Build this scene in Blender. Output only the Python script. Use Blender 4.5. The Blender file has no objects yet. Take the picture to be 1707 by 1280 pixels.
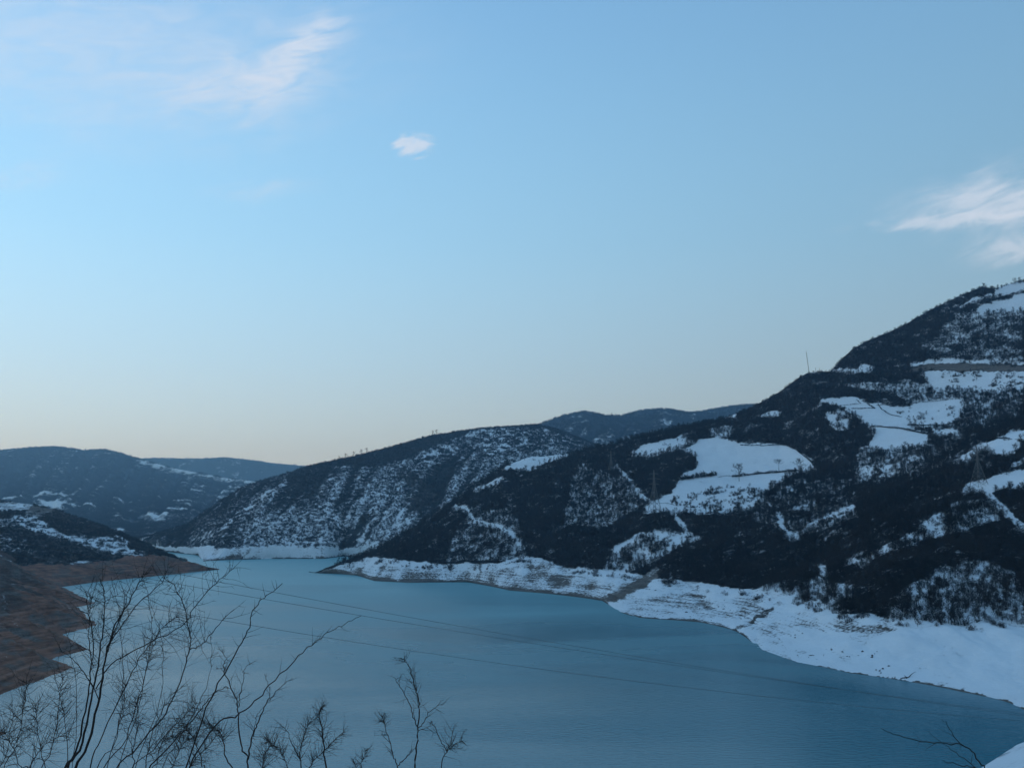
import bpy, math, random
import numpy as np
from mathutils import Vector

# ------------------------------------------------------------------ camera, sky, sun, exposure
SC = bpy.context.scene
CAM_H, FPX, HORIZON = 80.0, 1478.0, 850.0            # eye height over the water, focal length and horizon in photo pixels
PITCH = math.atan((HORIZON - 640.0) / FPX)
cam_data = bpy.data.cameras.new('camera')
cam_data.sensor_fit = 'HORIZONTAL'
cam_data.sensor_width = 36.0
cam_data.lens = FPX / 1707.0 * 36.0
cam_data.clip_start, cam_data.clip_end = 0.1, 30000.0
cam = bpy.data.objects.new('camera', cam_data)
SC.collection.objects.link(cam)
cam.location = (0, 0, CAM_H)
cam.rotation_euler = (math.pi / 2 + PITCH, 0, 0)
SC.camera = cam

SUN_EL, SUN_AZ = math.radians(5.0), math.radians(-75.0)   # low, off the left edge of the picture
SKY_STRENGTH = 0.12
SC.view_settings.view_transform = 'Standard'
SC.view_settings.look = 'None'
SC.view_settings.exposure = 0.0
SC.view_settings.gamma = 1.0
SC.view_settings.use_curve_mapping = False
SC.cycles.use_denoising = True
SC.cycles.denoiser = 'OPENIMAGEDENOISE'
SC.cycles.max_bounces = 5
SC.cycles.diffuse_bounces = 2
SC.cycles.glossy_bounces = 2
SC.cycles.volume_bounces = 0
SC.cycles.transparent_max_bounces = 4

def pix_dir(px, py):
    cx, cy = (px - 853.5) / FPX, (640.0 - py) / FPX
    cp, sp = math.cos(PITCH), math.sin(PITCH)
    return cx, cp - cy * sp, sp + cy * cp

def pix_az_el(px, py):
    x, y, z = pix_dir(px, py)
    return math.atan2(x, y), math.atan2(z, math.hypot(x, y))

class Nodes:
    """small helper for writing shader maths"""
    def __init__(s, tree):
        s.t = tree
    def new(s, kind, **kw):
        n = s.t.nodes.new(kind)
        for k, v in kw.items():
            setattr(n, k, v)
        return n
    def put(s, sock, v):
        if v is None:
            return
        if isinstance(v, bpy.types.NodeSocket):
            s.t.links.new(v, sock)
        else:
            sock.default_value = v
    def m(s, op, a, b=None, c=None, clamp=False):
        n = s.new('ShaderNodeMath', operation=op, use_clamp=clamp)
        for i, v in enumerate((a, b, c)):
            s.put(n.inputs[i], v)
        return n.outputs[0]
    def step(s, x, lo, hi, a=0.0, b=1.0):
        n = s.new('ShaderNodeMapRange', interpolation_type='SMOOTHSTEP')
        s.put(n.inputs['Value'], x)
        for k, v in (('From Min', lo), ('From Max', hi), ('To Min', a), ('To Max', b)):
            s.put(n.inputs[k], v)
        return n.outputs[0]
    def mix(s, f, a, b, blend='MIX'):
        n = s.new('ShaderNodeMix', data_type='RGBA', blend_type=blend)
        s.put(n.inputs['Factor'], f)
        for k, v in (('A', a), ('B', b)):
            sock = [i for i in n.inputs if i.name == k and i.type == 'RGBA'][0]
            s.put(sock, v if not isinstance(v, tuple) or len(v) == 4 else v + (1.0,))
        return [o for o in n.outputs if o.type == 'RGBA'][0]
    def vec(s, x, y, z):
        n = s.new('ShaderNodeCombineXYZ')
        for i, v in enumerate((x, y, z)):
            s.put(n.inputs[i], v)
        return n.outputs[0]
    def noise(s, vec, scale, detail=4.0, rough=0.55, dist=0.0):
        n = s.new('ShaderNodeTexNoise')
        s.put(n.inputs['Vector'], vec)
        n.inputs['Scale'].default_value = scale
        n.inputs['Detail'].default_value = detail
        n.inputs['Roughness'].default_value = rough
        n.inputs['Distortion'].default_value = dist
        return n.outputs['Fac']

world = bpy.data.worlds.new('World')
SC.world = world
world.use_nodes = True
wt = world.node_tree
wt.nodes.clear()
W = Nodes(wt)
sky = W.new('ShaderNodeTexSky', sky_type='NISHITA')
sky.sun_disc = False
sky.sun_elevation = SUN_EL
sky.sun_rotation = SUN_AZ
sky.altitude = 300.0
sky.air_density = 1.0
sky.dust_density = 0.6
sky.ozone_density = 2.0
tc = W.new('ShaderNodeTexCoord')
sep = W.new('ShaderNodeSeparateXYZ')
wt.links.new(tc.outputs['Generated'], sep.inputs[0])
az = W.m('ARCTAN2', sep.outputs[0], sep.outputs[1])
el = W.m('ARCSINE', sep.outputs[2])
# thin high cloud: a faint veil over the whole sky and a few wisps, placed by direction
pa = W.m('ADD', W.m('MULTIPLY', az, 0.97), W.m('MULTIPLY', el, 0.24))      # streaks run a little uphill to the right
pe = W.m('SUBTRACT', W.m('MULTIPLY', el, 0.97), W.m('MULTIPLY', az, 0.24))
WOB = W.noise(W.vec(W.m('MULTIPLY', az, 14.0), W.m('MULTIPLY', el, 20.0), 7.0), 1.0, 2.0)
FIBRE = W.noise(W.vec(W.m('MULTIPLY', pa, 17.0), W.m('MULTIPLY', pe, 62.0), 2.0), 1.0, 6.0, 0.62, 0.9)
def wisp(cx, cy, sx, sy, rot, wob, lo, hi, fibre=2.4):
    a0, e0 = pix_az_el(cx, cy)
    a, e = W.m('SUBTRACT', az, a0), W.m('SUBTRACT', el, e0)
    c, s_ = math.cos(rot), math.sin(rot)
    u = W.m('DIVIDE', W.m('ADD', W.m('MULTIPLY', a, c), W.m('MULTIPLY', e, s_)), sx / FPX)
    v = W.m('DIVIDE', W.m('SUBTRACT', W.m('MULTIPLY', e, c), W.m('MULTIPLY', a, s_)), sy / FPX)
    v2 = W.m('ADD', v, W.m('MULTIPLY', W.m('SUBTRACT', WOB, 0.5), wob))
    g = W.m('EXPONENT', W.m('MULTIPLY', W.m('ADD', W.m('MULTIPLY', u, u), W.m('MULTIPLY', v2, v2)), -1.0))
    return W.step(W.m('MULTIPLY', g, W.m('ADD', W.m('MULTIPLY', FIBRE, fibre), 0.58 - 0.5 * fibre)), lo, hi)
WISPS = [  # centre, half sizes in photo pixels, tilt, wobble, thresholds; weight
    ((495, 85, 95, 34, 0.62, 1.8, 0.03, 0.66, 1.7), 0.85),
    ((400, 150, 130, 44, 0.22, 1.8, 0.03, 0.74, 1.7), 0.66),
    ((440, 175, 50, 40, -0.3, 1.5, 0.03, 0.80, 1.6), 0.42),
    ((130, 80, 480, 140, 0.12, 0.9, 0.0, 1.00, 0.9), 0.66),
    ((688, 245, 36, 17, 0.05, 1.6, 0.12, 0.46), 0.80),
    ((1695, 335, 150, 48, -0.10, 2.0, 0.02, 0.74, 1.9), 0.74),
    ((1600, 366, 140, 13, -0.04, 1.6, 0.05, 0.65), 0.55),
    ((1712, 410, 80, 24, 0.05, 2.0, 0.05, 0.75), 0.60),
    ((440, 318, 90, 16, 0.16, 1.5, 0.05, 0.80), 0.30),
    ((30, 290, 80, 18, 0.30, 1.5, 0.05, 0.80), 0.30),
]
cover = None
for args, wgt in WISPS:
    c_ = W.m('MULTIPLY', wisp(*args), wgt)
    cover = c_ if cover is None else W.m('SUBTRACT', 1.0, W.m('MULTIPLY', W.m('SUBTRACT', 1.0, cover), W.m('SUBTRACT', 1.0, c_)))
CLOUD_RGB = (5.6, 6.4, 7.6)
# clear winter dusk: deep blue overhead, paling to a cream band, brighter all round towards the set sun
ramp = W.new('ShaderNodeValToRGB')
ramp.color_ramp.interpolation = 'B_SPLINE'
STOPS = [(-90, (.30, .36, .40)), (0, (.57, .71, .755)), (4, (.545, .72, .80)), (9, (.475, .71, .90)), (17, (.37, .72, 1.02)), (31, (.24, .52, .87)), (55, (.165, .37, .70)), (90, (.13, .30, .62))]
els = ramp.color_ramp.elements
while len(els) < len(STOPS):
    els.new(0.5)
for e_, (deg, rgb) in zip(els, STOPS):
    e_.position = (deg + 90) / 180.0
    e_.color = (*rgb, 1)
W.put(ramp.inputs[0], W.m('ADD', W.m('DIVIDE', el, math.pi), 0.5))
glow = W.m('MULTIPLY', W.m('SUBTRACT', W.m('COSINE', W.m('SUBTRACT', az, SUN_AZ)), 0.26), W.m('MULTIPLY', W.m('SUBTRACT', 1.0, W.m('DIVIDE', W.m('ABSOLUTE', el), 1.1), clamp=True), 0.74))
dome = W.mix(1.0, ramp.outputs[0], W.vec(*[W.m('MULTIPLY', W.m('EXPONENT', glow), 1.0 / SKY_STRENGTH)] * 3), 'MULTIPLY')
clear = W.mix(0.12, dome, sky.outputs[0])
sky_rgb = W.mix(cover, clear, CLOUD_RGB)
bg = W.new('ShaderNodeBackground')
bg.inputs['Strength'].default_value = SKY_STRENGTH
wt.links.new(sky_rgb, bg.inputs['Color'])
world.cycles.sampling_method = 'MANUAL'
world.cycles.sample_map_resolution = 256
wo = W.new('ShaderNodeOutputWorld')
wt.links.new(bg.outputs[0], wo.inputs['Surface'])

sun_data = bpy.data.lights.new('sun', 'SUN')
sun_data.energy = 0.12                                # the sun itself is already behind the ridges: only its afterglow is left
sun_data.angle = math.radians(14.0)
sun_data.color = (1.0, 0.82, 0.66)
sun = bpy.data.objects.new('sun', sun_data)
SC.collection.objects.link(sun)
sd = Vector((math.sin(SUN_AZ) * math.cos(SUN_EL), math.cos(SUN_AZ) * math.cos(SUN_EL), math.sin(SUN_EL)))
sun.rotation_euler = sd.to_track_quat('Z', 'Y').to_euler()
sun.location = (-300, 0, 300)

# ------------------------------------------------------------------ helpers
RNG = np.random.default_rng(11)
COL = SC.collection

def pt(px, py, D=None):
    """photo pixel at forward distance D (None: where that line of sight meets the water) -> world point"""
    x, y, z = pix_dir(px, py)
    if D is None:
        D = -CAM_H / (z / y)
    return np.array((x / y * D, D, CAM_H + z / y * D))

def _h(ix, iy, seed):
    n = (ix * 374761393 + iy * 668265263 + seed * 2246822519) & 0xFFFFFFFF
    n = ((n ^ (n >> 13)) * 1274126177) & 0xFFFFFFFF
    return ((n ^ (n >> 16)) & 0xFFFF) / 65535.0

def vnoise(x, y, seed=0):
    x, y = np.asarray(x, float), np.asarray(y, float)
    ix, iy = np.floor(x).astype(np.int64), np.floor(y).astype(np.int64)
    fx, fy = x - ix, y - iy
    fx, fy = fx * fx * (3 - 2 * fx), fy * fy * (3 - 2 * fy)
    a, b = _h(ix, iy, seed), _h(ix + 1, iy, seed)
    c, d = _h(ix, iy + 1, seed), _h(ix + 1, iy + 1, seed)
    return (a * (1 - fx) + b * fx) * (1 - fy) + (c * (1 - fx) + d * fx) * fy

def fbm(x, y, seed=0, octaves=4, gain=0.5):
    x, y = np.asarray(x, float), np.asarray(y, float)
    s, a, tot = 0.0, 1.0, 0.0
    for k in range(octaves):
        s = s + a * vnoise(x * 2 ** k + 17.3 * k, y * 2 ** k - 9.1 * k, seed + k)
        tot += a
        a *= gain
    return s / tot

def mesh_from(name, verts, faces, smooth=False):
    me = bpy.data.meshes.new(name)
    verts = np.asarray(verts, np.float32)
    if isinstance(faces, np.ndarray):
        k = faces.shape[1]
        me.vertices.add(len(verts))
        me.vertices.foreach_set('co', verts.ravel())
        me.loops.add(faces.size)
        me.loops.foreach_set('vertex_index', faces.astype(np.int32).ravel())
        me.polygons.add(len(faces))
        me.polygons.foreach_set('loop_start', np.arange(0, faces.size, k, dtype=np.int32))
        me.polygons.foreach_set('loop_total', np.full(len(faces), k, np.int32))
        me.update(calc_edges=True)
    else:
        me.from_pydata([tuple(map(float, v)) for v in verts], [], faces)
    if smooth:
        me.polygons.foreach_set('use_smooth', np.ones(len(me.polygons), bool))
    me.update()
    return me

def add_obj(name, me, mat=None, parent=None, kind=None, label=None, category=None, group=None, loc=None):
    o = bpy.data.objects.new(name, me)
    COL.objects.link(o)
    if mat is not None and me is not None and not me.materials:
        me.materials.append(mat)
    if parent is not None:
        o.parent = parent
    if loc is not None:
        o.location = loc
    for k, v in (('kind', kind), ('label', label), ('category', category), ('group', group)):
        if v:
            o[k] = v
    return o

def principled(name, base=(0.5, 0.5, 0.5), rough=0.9, spec=0.2):
    mat = bpy.data.materials.new(name)
    mat.use_nodes = True
    b = mat.node_tree.nodes['Principled BSDF']
    b.inputs['Base Color'].default_value = (*base, 1)
    b.inputs['Roughness'].default_value = rough
    b.inputs['Specular IOR Level'].default_value = spec
    return mat, Nodes(mat.node_tree), b

# ------------------------------------------------------------------ materials
def terrain_material(name, litter, soil, rock, patch=0.06, fine=0.5, strata=1.3, edge=0.35):
    """ground whose snow, soil and rock cover come from the mesh (attributes), broken up by noise in world metres"""
    mat, N, b = principled(name, rough=0.95, spec=0.05)
    at = {}
    for k in ('snow', 'soil', 'rock', 'streak'):
        a = N.new('ShaderNodeAttribute', attribute_name=k)
        at[k] = a.outputs['Fac']
    geo = N.new('ShaderNodeNewGeometry')
    P = geo.outputs['Position']
    s = N.new('ShaderNodeSeparateXYZ')
    N.put(s.inputs[0], P)
    n1 = N.noise(P, patch, 5.0, 0.6)
    n2 = N.noise(P, fine, 3.0, 0.6)
    lines = N.noise(N.vec(N.m('MULTIPLY', s.outputs[0], 0.018), N.m('MULTIPLY', s.outputs[1], 0.018), N.m('MULTIPLY', s.outputs[2], strata)), 1.0, 4.0, 0.65)
    brk = N.m('ADD', N.m('MULTIPLY', N.m('SUBTRACT', n1, 0.5), 1.5), N.m('MULTIPLY', N.m('SUBTRACT', n2, 0.5), 0.9))
    brk2 = N.m('ADD', N.m('MULTIPLY', N.m('SUBTRACT', lines, 0.5), 1.6), N.m('MULTIPLY', N.m('SUBTRACT', n2, 0.5), 1.3))
    k = N.m('ADD', N.m('MULTIPLY', brk, N.m('SUBTRACT', 1.0, at['streak'])), N.m('MULTIPLY', brk2, at['streak']))
    amount = N.m('ADD', at['snow'], N.m('MULTIPLY', k, 0.9))
    snow = N.step(amount, 0.5 - edge * 0.5, 0.5 + edge * 0.5)
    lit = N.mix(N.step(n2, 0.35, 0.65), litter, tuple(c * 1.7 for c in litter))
    sl = N.mix(N.step(N.m('ADD', N.m('MULTIPLY', n1, 0.5), N.m('MULTIPLY', lines, 0.5)), 0.38, 0.62), tuple(c * 0.50 for c in soil), tuple(c * 1.30 for c in soil))
    rk = N.mix(N.step(N.m('ADD', N.m('MULTIPLY', lines, 0.5), N.m('MULTIPLY', n2, 0.5)), 0.38, 0.62), tuple(c * 0.55 for c in rock), tuple(c * 1.25 for c in rock))
    col = N.mix(at['soil'], lit, sl)
    col = N.mix(at['rock'], col, rk)
    white = N.mix(n1, (0.66, 0.66, 0.66), (0.80, 0.80, 0.80))
    col = N.mix(snow, col, white)
    N.put(b.inputs['Base Color'], col)
    bump = N.new('ShaderNodeBump')
    bump.inputs['Strength'].default_value = 0.6
    bump.inputs['Distance'].default_value = 0.6
    N.put(bump.inputs['Height'], N.m('ADD', n2, N.m('MULTIPLY', lines, 0.7)))
    N.put(b.inputs['Normal'], bump.outputs[0])
    return mat

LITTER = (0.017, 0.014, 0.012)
SOIL = (0.240, 0.115, 0.074)
ROCK = (0.15, 0.125, 0.105)
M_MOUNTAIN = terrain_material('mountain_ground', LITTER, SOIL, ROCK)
M_HILL = terrain_material('hill_ground', (0.022, 0.020, 0.017), SOIL, ROCK, patch=0.08, fine=0.3)
M_FAR = terrain_material('far_ground', (0.022, 0.020, 0.018), SOIL, ROCK, patch=0.010, fine=0.045)
M_BANK = terrain_material('bank_ground', (0.045, 0.034, 0.028), SOIL, ROCK, patch=0.08, fine=0.6, strata=1.3)

def bark_material(name, base, var=0.5, stand=False):
    mat, N, b = principled(name, base, 0.9, 0.1)
    oi = N.new('ShaderNodeObjectInfo')
    geo = N.new('ShaderNodeNewGeometry')
    n = N.noise(geo.outputs['Position'], 0.35, 2.0)
    f = N.m('ADD', N.m('MULTIPLY', oi.outputs['Random'], 0.6), N.m('MULTIPLY', n, 0.4))
    col = N.mix(f, tuple(c * (1 - var) for c in base), tuple(c * (1 + var) for c in base))
    if stand:
        n2 = N.noise(geo.outputs['Position'], 0.022, 3.0, 0.6)
        col = N.mix(N.step(n2, 0.42, 0.66, 0.0, 0.85), col, (0.040, 0.031, 0.025))
    N.put(b.inputs['Base Color'], col)
    return mat
M_TWIG = bark_material('bare_twigs', (0.019, 0.016, 0.013), 0.5, True)
M_TRUNK = bark_material('grey_bark', (0.034, 0.029, 0.025))
M_SCRUB = bark_material('dark_scrub', (0.015, 0.014, 0.011), 0.5, True)
M_BARK = bark_material('wet_bark', (0.030, 0.025, 0.022), 0.3)

# ------------------------------------------------------------------ terrain sheets
def resample(rows, cols):
    Y, Dd = [], []
    for r in rows:
        xs = [p[0] for p in r]
        ds = []
        for p in r:
            d = p[2] if len(p) > 2 else None
            ds.append(pt(p[0], p[1])[1] if d is None else d)
        Y.append(np.interp(cols, xs, [p[1] for p in r]))
        Dd.append(np.interp(cols, xs, ds))
    return np.array(Y), np.array(Dd)

def box_blur(a, k, axis):
    pad = [(0, 0)] * a.ndim
    pad[axis] = (k, k)
    b = np.pad(a, pad, mode='edge')
    c = np.cumsum(b, axis=axis)
    z = np.zeros_like(np.take(c, [0], axis=axis))
    c = np.concatenate([z, c], axis=axis)
    n = a.shape[axis]
    hi = np.take(c, range(2 * k + 1, 2 * k + 1 + n), axis=axis)
    lo = np.take(c, range(0, n), axis=axis)
    return (hi - lo) / (2 * k + 1)

def in_poly(px, py, poly):
    ok = np.zeros(px.shape, bool)
    q = np.asarray(poly, float)
    bb = (px >= q[:, 0].min()) & (px <= q[:, 0].max()) & (py >= q[:, 1].min()) & (py <= q[:, 1].max())
    x, y = px[bb], py[bb]
    r = np.zeros(x.shape, bool)
    for i in range(len(q)):
        x0, y0 = q[i - 1]
        x1, y1 = q[i]
        if y0 == y1:
            continue
        c = ((y0 > y) != (y1 > y)) & (x < (x1 - x0) * (y - y0) / (y1 - y0) + x0)
        r ^= c
    ok[bb] = r
    return ok

def near_line(px, py, line, w):
    ok = np.zeros(px.shape, bool)
    for (x0, y0), (x1, y1) in zip(line[:-1], line[1:]):
        dx, dy = x1 - x0, y1 - y0
        t = np.clip(((px - x0) * dx + (py - y0) * dy) / (dx * dx + dy * dy), 0, 1)
        ok |= (px - x0 - t * dx) ** 2 + (py - y0 - t * dy) ** 2 < (w / 2) ** 2
    return ok

KEYS = ('snow', 'veg', 'soil', 'rock', 'streak')
class Sheet:
    pass

def sheet(name, label, cols, rows, mat, zones, default, step=2.4, amp=4.0, scale=70.0, amp2=0.8, warp=4.0, back=(60, 260, 700), seed=1, fade=25.0, rib=0.0, gullies=0.0):
    cols = np.asarray(cols, float)
    Yc, Dc = resample(rows, cols)
    for k in range(1, len(Yc)):                        # keep every profile climbing away from the water
        Dc[k] = np.maximum(Dc[k], Dc[k - 1] + 0.5)
        Yc[k] = np.minimum(Yc[k], Yc[k - 1] - 0.02)
    ys, ds = [Yc[0]], [Dc[0]]
    for k in range(1, len(Yc)):
        n = max(2, int(np.percentile(Yc[k - 1] - Yc[k], 90) / step))
        for j in range(1, n + 1):
            t = j / n
            ys.append(Yc[k - 1] * (1 - t) + Yc[k] * t)
            ds.append(Dc[k - 1] * (1 - t) + Dc[k] * t)
    Yg, Dg = np.array(ys), np.array(ds)
    for _ in range(2):
        S = box_blur(box_blur(Dg, 5, 0), 4, 1)
        S[0], S[-1] = Dg[0], Dg[-1]
        for e in (1, 2, 3):
            w = e / 4.0
            S[e] = Dg[e] * (1 - w) + S[e] * w
        Dg = S
    Xg = np.repeat(cols[None, :], len(Yg), 0)
    x, y, z = pix_dir(Xg, Yg)
    P = np.stack([x / y * Dg, Dg, CAM_H + z / y * Dg], -1)
    f = np.clip(P[..., 2] / fade, 0, 1)
    vv = np.linspace(0, 1, len(Yg))[:, None]
    f = f * (1 - 0.6 * np.clip((vv - 0.9) / 0.1, 0, 1))
    P[..., 2] += f * amp * 2 * (fbm(P[..., 0] / scale, P[..., 1] / scale, seed, 4) - 0.5)
    P[..., 2] += np.clip(P[..., 2] / 6, 0, 1) * amp2 * 2 * (fbm(P[..., 0] / 9, P[..., 1] / 9, seed + 40, 3) - 0.5)
    if gullies:
        gx_ = Xg + 0.55 * (Yg - 850) + 26 * (fbm(Xg / 60, Yg / 40, seed + 80, 2) - 0.5)
        rg = 1 - abs(2 * fbm(gx_ / 34, Yg / 160, seed + 81, 3) - 1)
        P[..., 2] += gullies * np.clip((P[..., 2] - 16) / 40, 0, 1) * np.clip((1 - vv) * 5, 0, 1) * 2 * (rg - 0.75)
    zb = P[..., 2]                                     # little gullies down the drawdown shore
    band = np.clip(zb / 5, 0, 1) * np.clip((34 - zb) / 14, 0, 1)
    gully = fbm(P[..., 0] / 11, P[..., 1] / 30, seed + 60, 3) - 0.5
    P[..., 2] += rib * 2 * band * gully
    # cover
    wx = Xg + warp * 2 * (fbm(Xg / 14, Yg / 9, seed + 5, 3) - 0.5)
    wy = Yg + warp * 1.2 * (fbm(Xg / 14, Yg / 9, seed + 9, 3) - 0.5)
    wx += warp * 1.3 * (fbm(Xg / 4, Yg / 3, seed + 15, 2) - 0.5)
    wy += warp * 1.0 * (fbm(Xg / 4, Yg / 3, seed + 19, 2) - 0.5)
    cov = {k: np.full(Xg.shape, float(default.get(k, 0))) for k in KEYS}
    for shape, val in zones:
        if isinstance(shape, tuple):
            inside = near_line(wx, wy, shape[0], shape[1])
        elif callable(shape):
            inside = shape(wx, wy)
        else:
            inside = in_poly(wx, wy, shape)
        for k, v in val.items():
            cov[k][inside] = v
    cov['snow'] = 0.45 * cov['snow'] + 0.55 * box_blur(box_blur(cov['snow'], 2, 0), 2, 1)
    if gullies:
        cov['snow'] += np.where((cov['veg'] > 0.3) & (cov['snow'] > 0.15), 1.0 * (rg - 0.80), 0)
    if rib:
        cov['snow'] += np.where(cov['streak'] > 0.2, 0.9 * (gully - 0.02) * np.clip(cov['streak'] * 1.4, 0, 1), 0)
    # under water in front, down the far side behind
    d0 = Dg[0] - 25
    front = np.stack([P[0, :, 0] * d0 / Dg[0], d0, np.full(len(cols), -6.0)], -1)[None]
    backs = []
    for i, b in enumerate(back):
        d1 = Dg[-1] + b
        zz = np.maximum(P[-1, :, 2] - b * (0.35 + 0.1 * i) - 2, -8.0)
        backs.append(np.stack([P[-1, :, 0] * d1 / Dg[-1], d1, zz], -1)[None])
    G = np.concatenate([front, P] + backs, 0)
    nr, nc = G.shape[:2]
    idx = np.arange(nr * nc).reshape(nr, nc)
    F = np.stack([idx[:-1, :-1], idx[:-1, 1:], idx[1:, 1:], idx[1:, :-1]], -1).reshape(-1, 4)
    me = mesh_from(name, G.reshape(-1, 3), F, smooth=True)
    for k in KEYS:
        if k == 'veg':
            continue
        c = cov[k]
        full = np.concatenate([c[:1], c] + [c[-1:]] * len(back), 0)
        a = me.attributes.new(k, 'FLOAT', 'POINT')
        a.data.foreach_set('value', full.astype(np.float32).ravel())
    s = Sheet()
    s.obj = add_obj(name, me, mat, kind='structure', label=label)
    s.P, s.X, s.Y, s.D, s.cov, s.cols = P, Xg, Yg, Dg, cov, cols
    return s

def on_sheet(s, px, py):
    """world point of the terrain seen at a photo pixel"""
    j = int(np.argmin(abs(s.cols - px)))
    i = int(np.argmin(abs(s.Y[:, j] - py)))
    return s.P[i, j].copy()

def grid_sheet(name, label, XX, YY, ZZ, mat, cov):
    """terrain given directly as heights over the ground plan"""
    P = np.stack([XX, YY, ZZ], -1)
    nr, nc = P.shape[:2]
    idx = np.arange(nr * nc).reshape(nr, nc)
    F = np.stack([idx[:-1, :-1], idx[:-1, 1:], idx[1:, 1:], idx[1:, :-1]], -1).reshape(-1, 4)
    me = mesh_from(name, P.reshape(-1, 3), F, smooth=True)
    for k in KEYS:
        if k != 'veg':
            a = me.attributes.new(k, 'FLOAT', 'POINT')
            a.data.foreach_set('value', np.broadcast_to(cov[k], XX.shape).astype(np.float32).ravel())
    s = Sheet()
    s.obj = add_obj(name, me, mat, kind='structure', label=label)
    s.P, s.cov = P, {k: np.broadcast_to(cov[k], XX.shape) for k in KEYS}
    return s

def scatter(s, per_m2, rng, clump=18.0, seed=3):
    """random points over a sheet, as many per square metre of plan as its veg cover asks for"""
    P, v = s.P, s.cov['veg']
    a = P[1:, 1:, :2] - P[:-1, :-1, :2]
    b = P[1:, :-1, :2] - P[:-1, 1:, :2]
    area = 0.5 * abs(a[..., 0] * b[..., 1] - a[..., 1] * b[..., 0])
    d = 0.25 * (v[1:, 1:] + v[:-1, :-1] + v[1:, :-1] + v[:-1, 1:])
    c = P[:-1, :-1]
    patch = fbm(c[..., 0] / clump, c[..., 1] / clump, seed, 3)
    dd = np.where(d > 0.9, d, d * np.clip((patch - 0.5 + (d - 0.5) * 0.8) * 6 + 0.5, 0, 1.6))
    dd = np.where((d > 0.12) & (d < 0.75), dd * 2.6, dd)
    n = rng.poisson(area * dd * per_m2)
    ii, jj = np.nonzero(n)
    rep = n[ii, jj]
    ii, jj = np.repeat(ii, rep), np.repeat(jj, rep)
    u, w = rng.random(len(ii))[:, None], rng.random(len(ii))[:, None]
    p = (P[ii, jj] * (1 - u) + P[ii, jj + 1] * u) * (1 - w) + (P[ii + 1, jj] * (1 - u) + P[ii + 1, jj + 1] * u) * w
    return p, ii, jj, d[ii, jj]

# ---- the big mountain on the right-hand shore
SHORE_R = [(515, 953), (525, 955), (560, 956), (596, 959), (622, 968), (680, 971), (780, 970), (850, 984), (920, 990), (985, 998), (1004, 1001), (1030, 1020),
           (1060, 1030), (1160, 1036), (1225, 1051), (1240, 1060), (1262, 1084), (1320, 1105), (1420, 1122), (1530, 1138), (1600, 1152), (1680, 1170), (1707, 1183),
           (1800, 1225), (2050, 1330)]
rows_a = [
    SHORE_R,
    [(515, 952.9, 1150), (525, 954.5, 1140), (560, 945, 1150), (608, 930, 1155), (650, 930, 1090), (700, 937, 1060), (780, 938, 1040), (830, 936, 1010), (870, 923, 1020),
     (900, 930, 1000), (940, 945, 960), (1000, 948, 920), (1040, 952, 900), (1100, 965, 830), (1160, 975, 790), (1250, 985, 720), (1300, 990, 680),
     (1400, 1020, 560), (1500, 1030, 510), (1600, 1034, 490), (1707, 1035, 475), (2050, 1045, 420)],
    [(515, 952.8, 1155), (525, 954.3, 1146), (640, 920, 1150), (760, 880, 1140), (840, 855, 1130), (1000, 855, 1080), (1080, 857, 1010), (1180, 858, 970), (1260, 855, 930),
     (1340, 870, 850), (1420, 880, 740), (1480, 870, 680), (1600, 850, 660), (1707, 850, 630), (2050, 850, 560)],
    [(515, 952.7, 1157), (525, 954.1, 1148), (640, 914, 1170), (760, 850, 1190), (840, 803, 1215), (1000, 790, 1180), (1080, 800, 1110), (1130, 797, 1090), (1230, 793, 1085),
     (1340, 785, 1050), (1420, 800, 960), (1500, 800, 880), (1560, 790, 800), (1610, 770, 760), (1660, 745, 745), (1707, 728, 740), (2050, 700, 670)],
    [(515, 952.6, 1158), (525, 954, 1149), (640, 910, 1180), (760, 838, 1215), (840, 785, 1250), (1000, 760, 1250), (1100, 742, 1210), (1180, 730, 1205), (1300, 740, 1130),
     (1370, 722, 1090), (1450, 718, 1050), (1550, 712, 1010), (1650, 702, 960), (1707, 695, 920), (2050, 660, 820)],
    [(515, 952.5, 1159), (525, 953.9, 1150), (640, 909, 1185), (760, 834, 1222), (840, 779, 1260), (1000, 750, 1270), (1100, 725, 1260), (1180, 712, 1260), (1300, 690, 1190),
     (1370, 664, 1150), (1450, 664, 1120), (1550, 662, 1090), (1650, 650, 1050), (1707, 642, 1020), (2050, 600, 900)],
    [(515, 952.3, 1160), (525, 953.7, 1152), (560, 940, 1165), (600, 925, 1185), (640, 908, 1190), (690, 878, 1210), (760, 831, 1230), (800, 803, 1250), (840, 777, 1270),
     (880, 763, 1290), (950, 755, 1290), (1000, 744, 1290), (1050, 735, 1290), (1120, 714, 1290), (1170, 705, 1300), (1200, 701, 1300), (1240, 684, 1280),
     (1265, 672, 1260), (1300, 652, 1250), (1330, 631, 1245), (1345, 622, 1240), (1383, 619, 1240), (1397, 606, 1240), (1420, 583, 1235), (1450, 567, 1230), (1500, 545, 1225),
     (1550, 517, 1220), (1600, 493, 1220), (1636, 478, 1220), (1660, 480, 1220), (1690, 470, 1215), (1707, 467, 1210), (2050, 370, 1060)],
]
FIELD = dict(snow=0.97, veg=0.03)
def beach(px, py):
    top = np.interp(px, [p[0] for p in rows_a[1]], [p[1] for p in rows_a[1]])
    return py > top
def beach_left(px, py):
    return beach(px, py) & (px < 1010)
def waterline(px, py):
    base = np.interp(px, [p[0] for p in SHORE_R], [p[1] for p in SHORE_R])
    return py > base - 2.2
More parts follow.
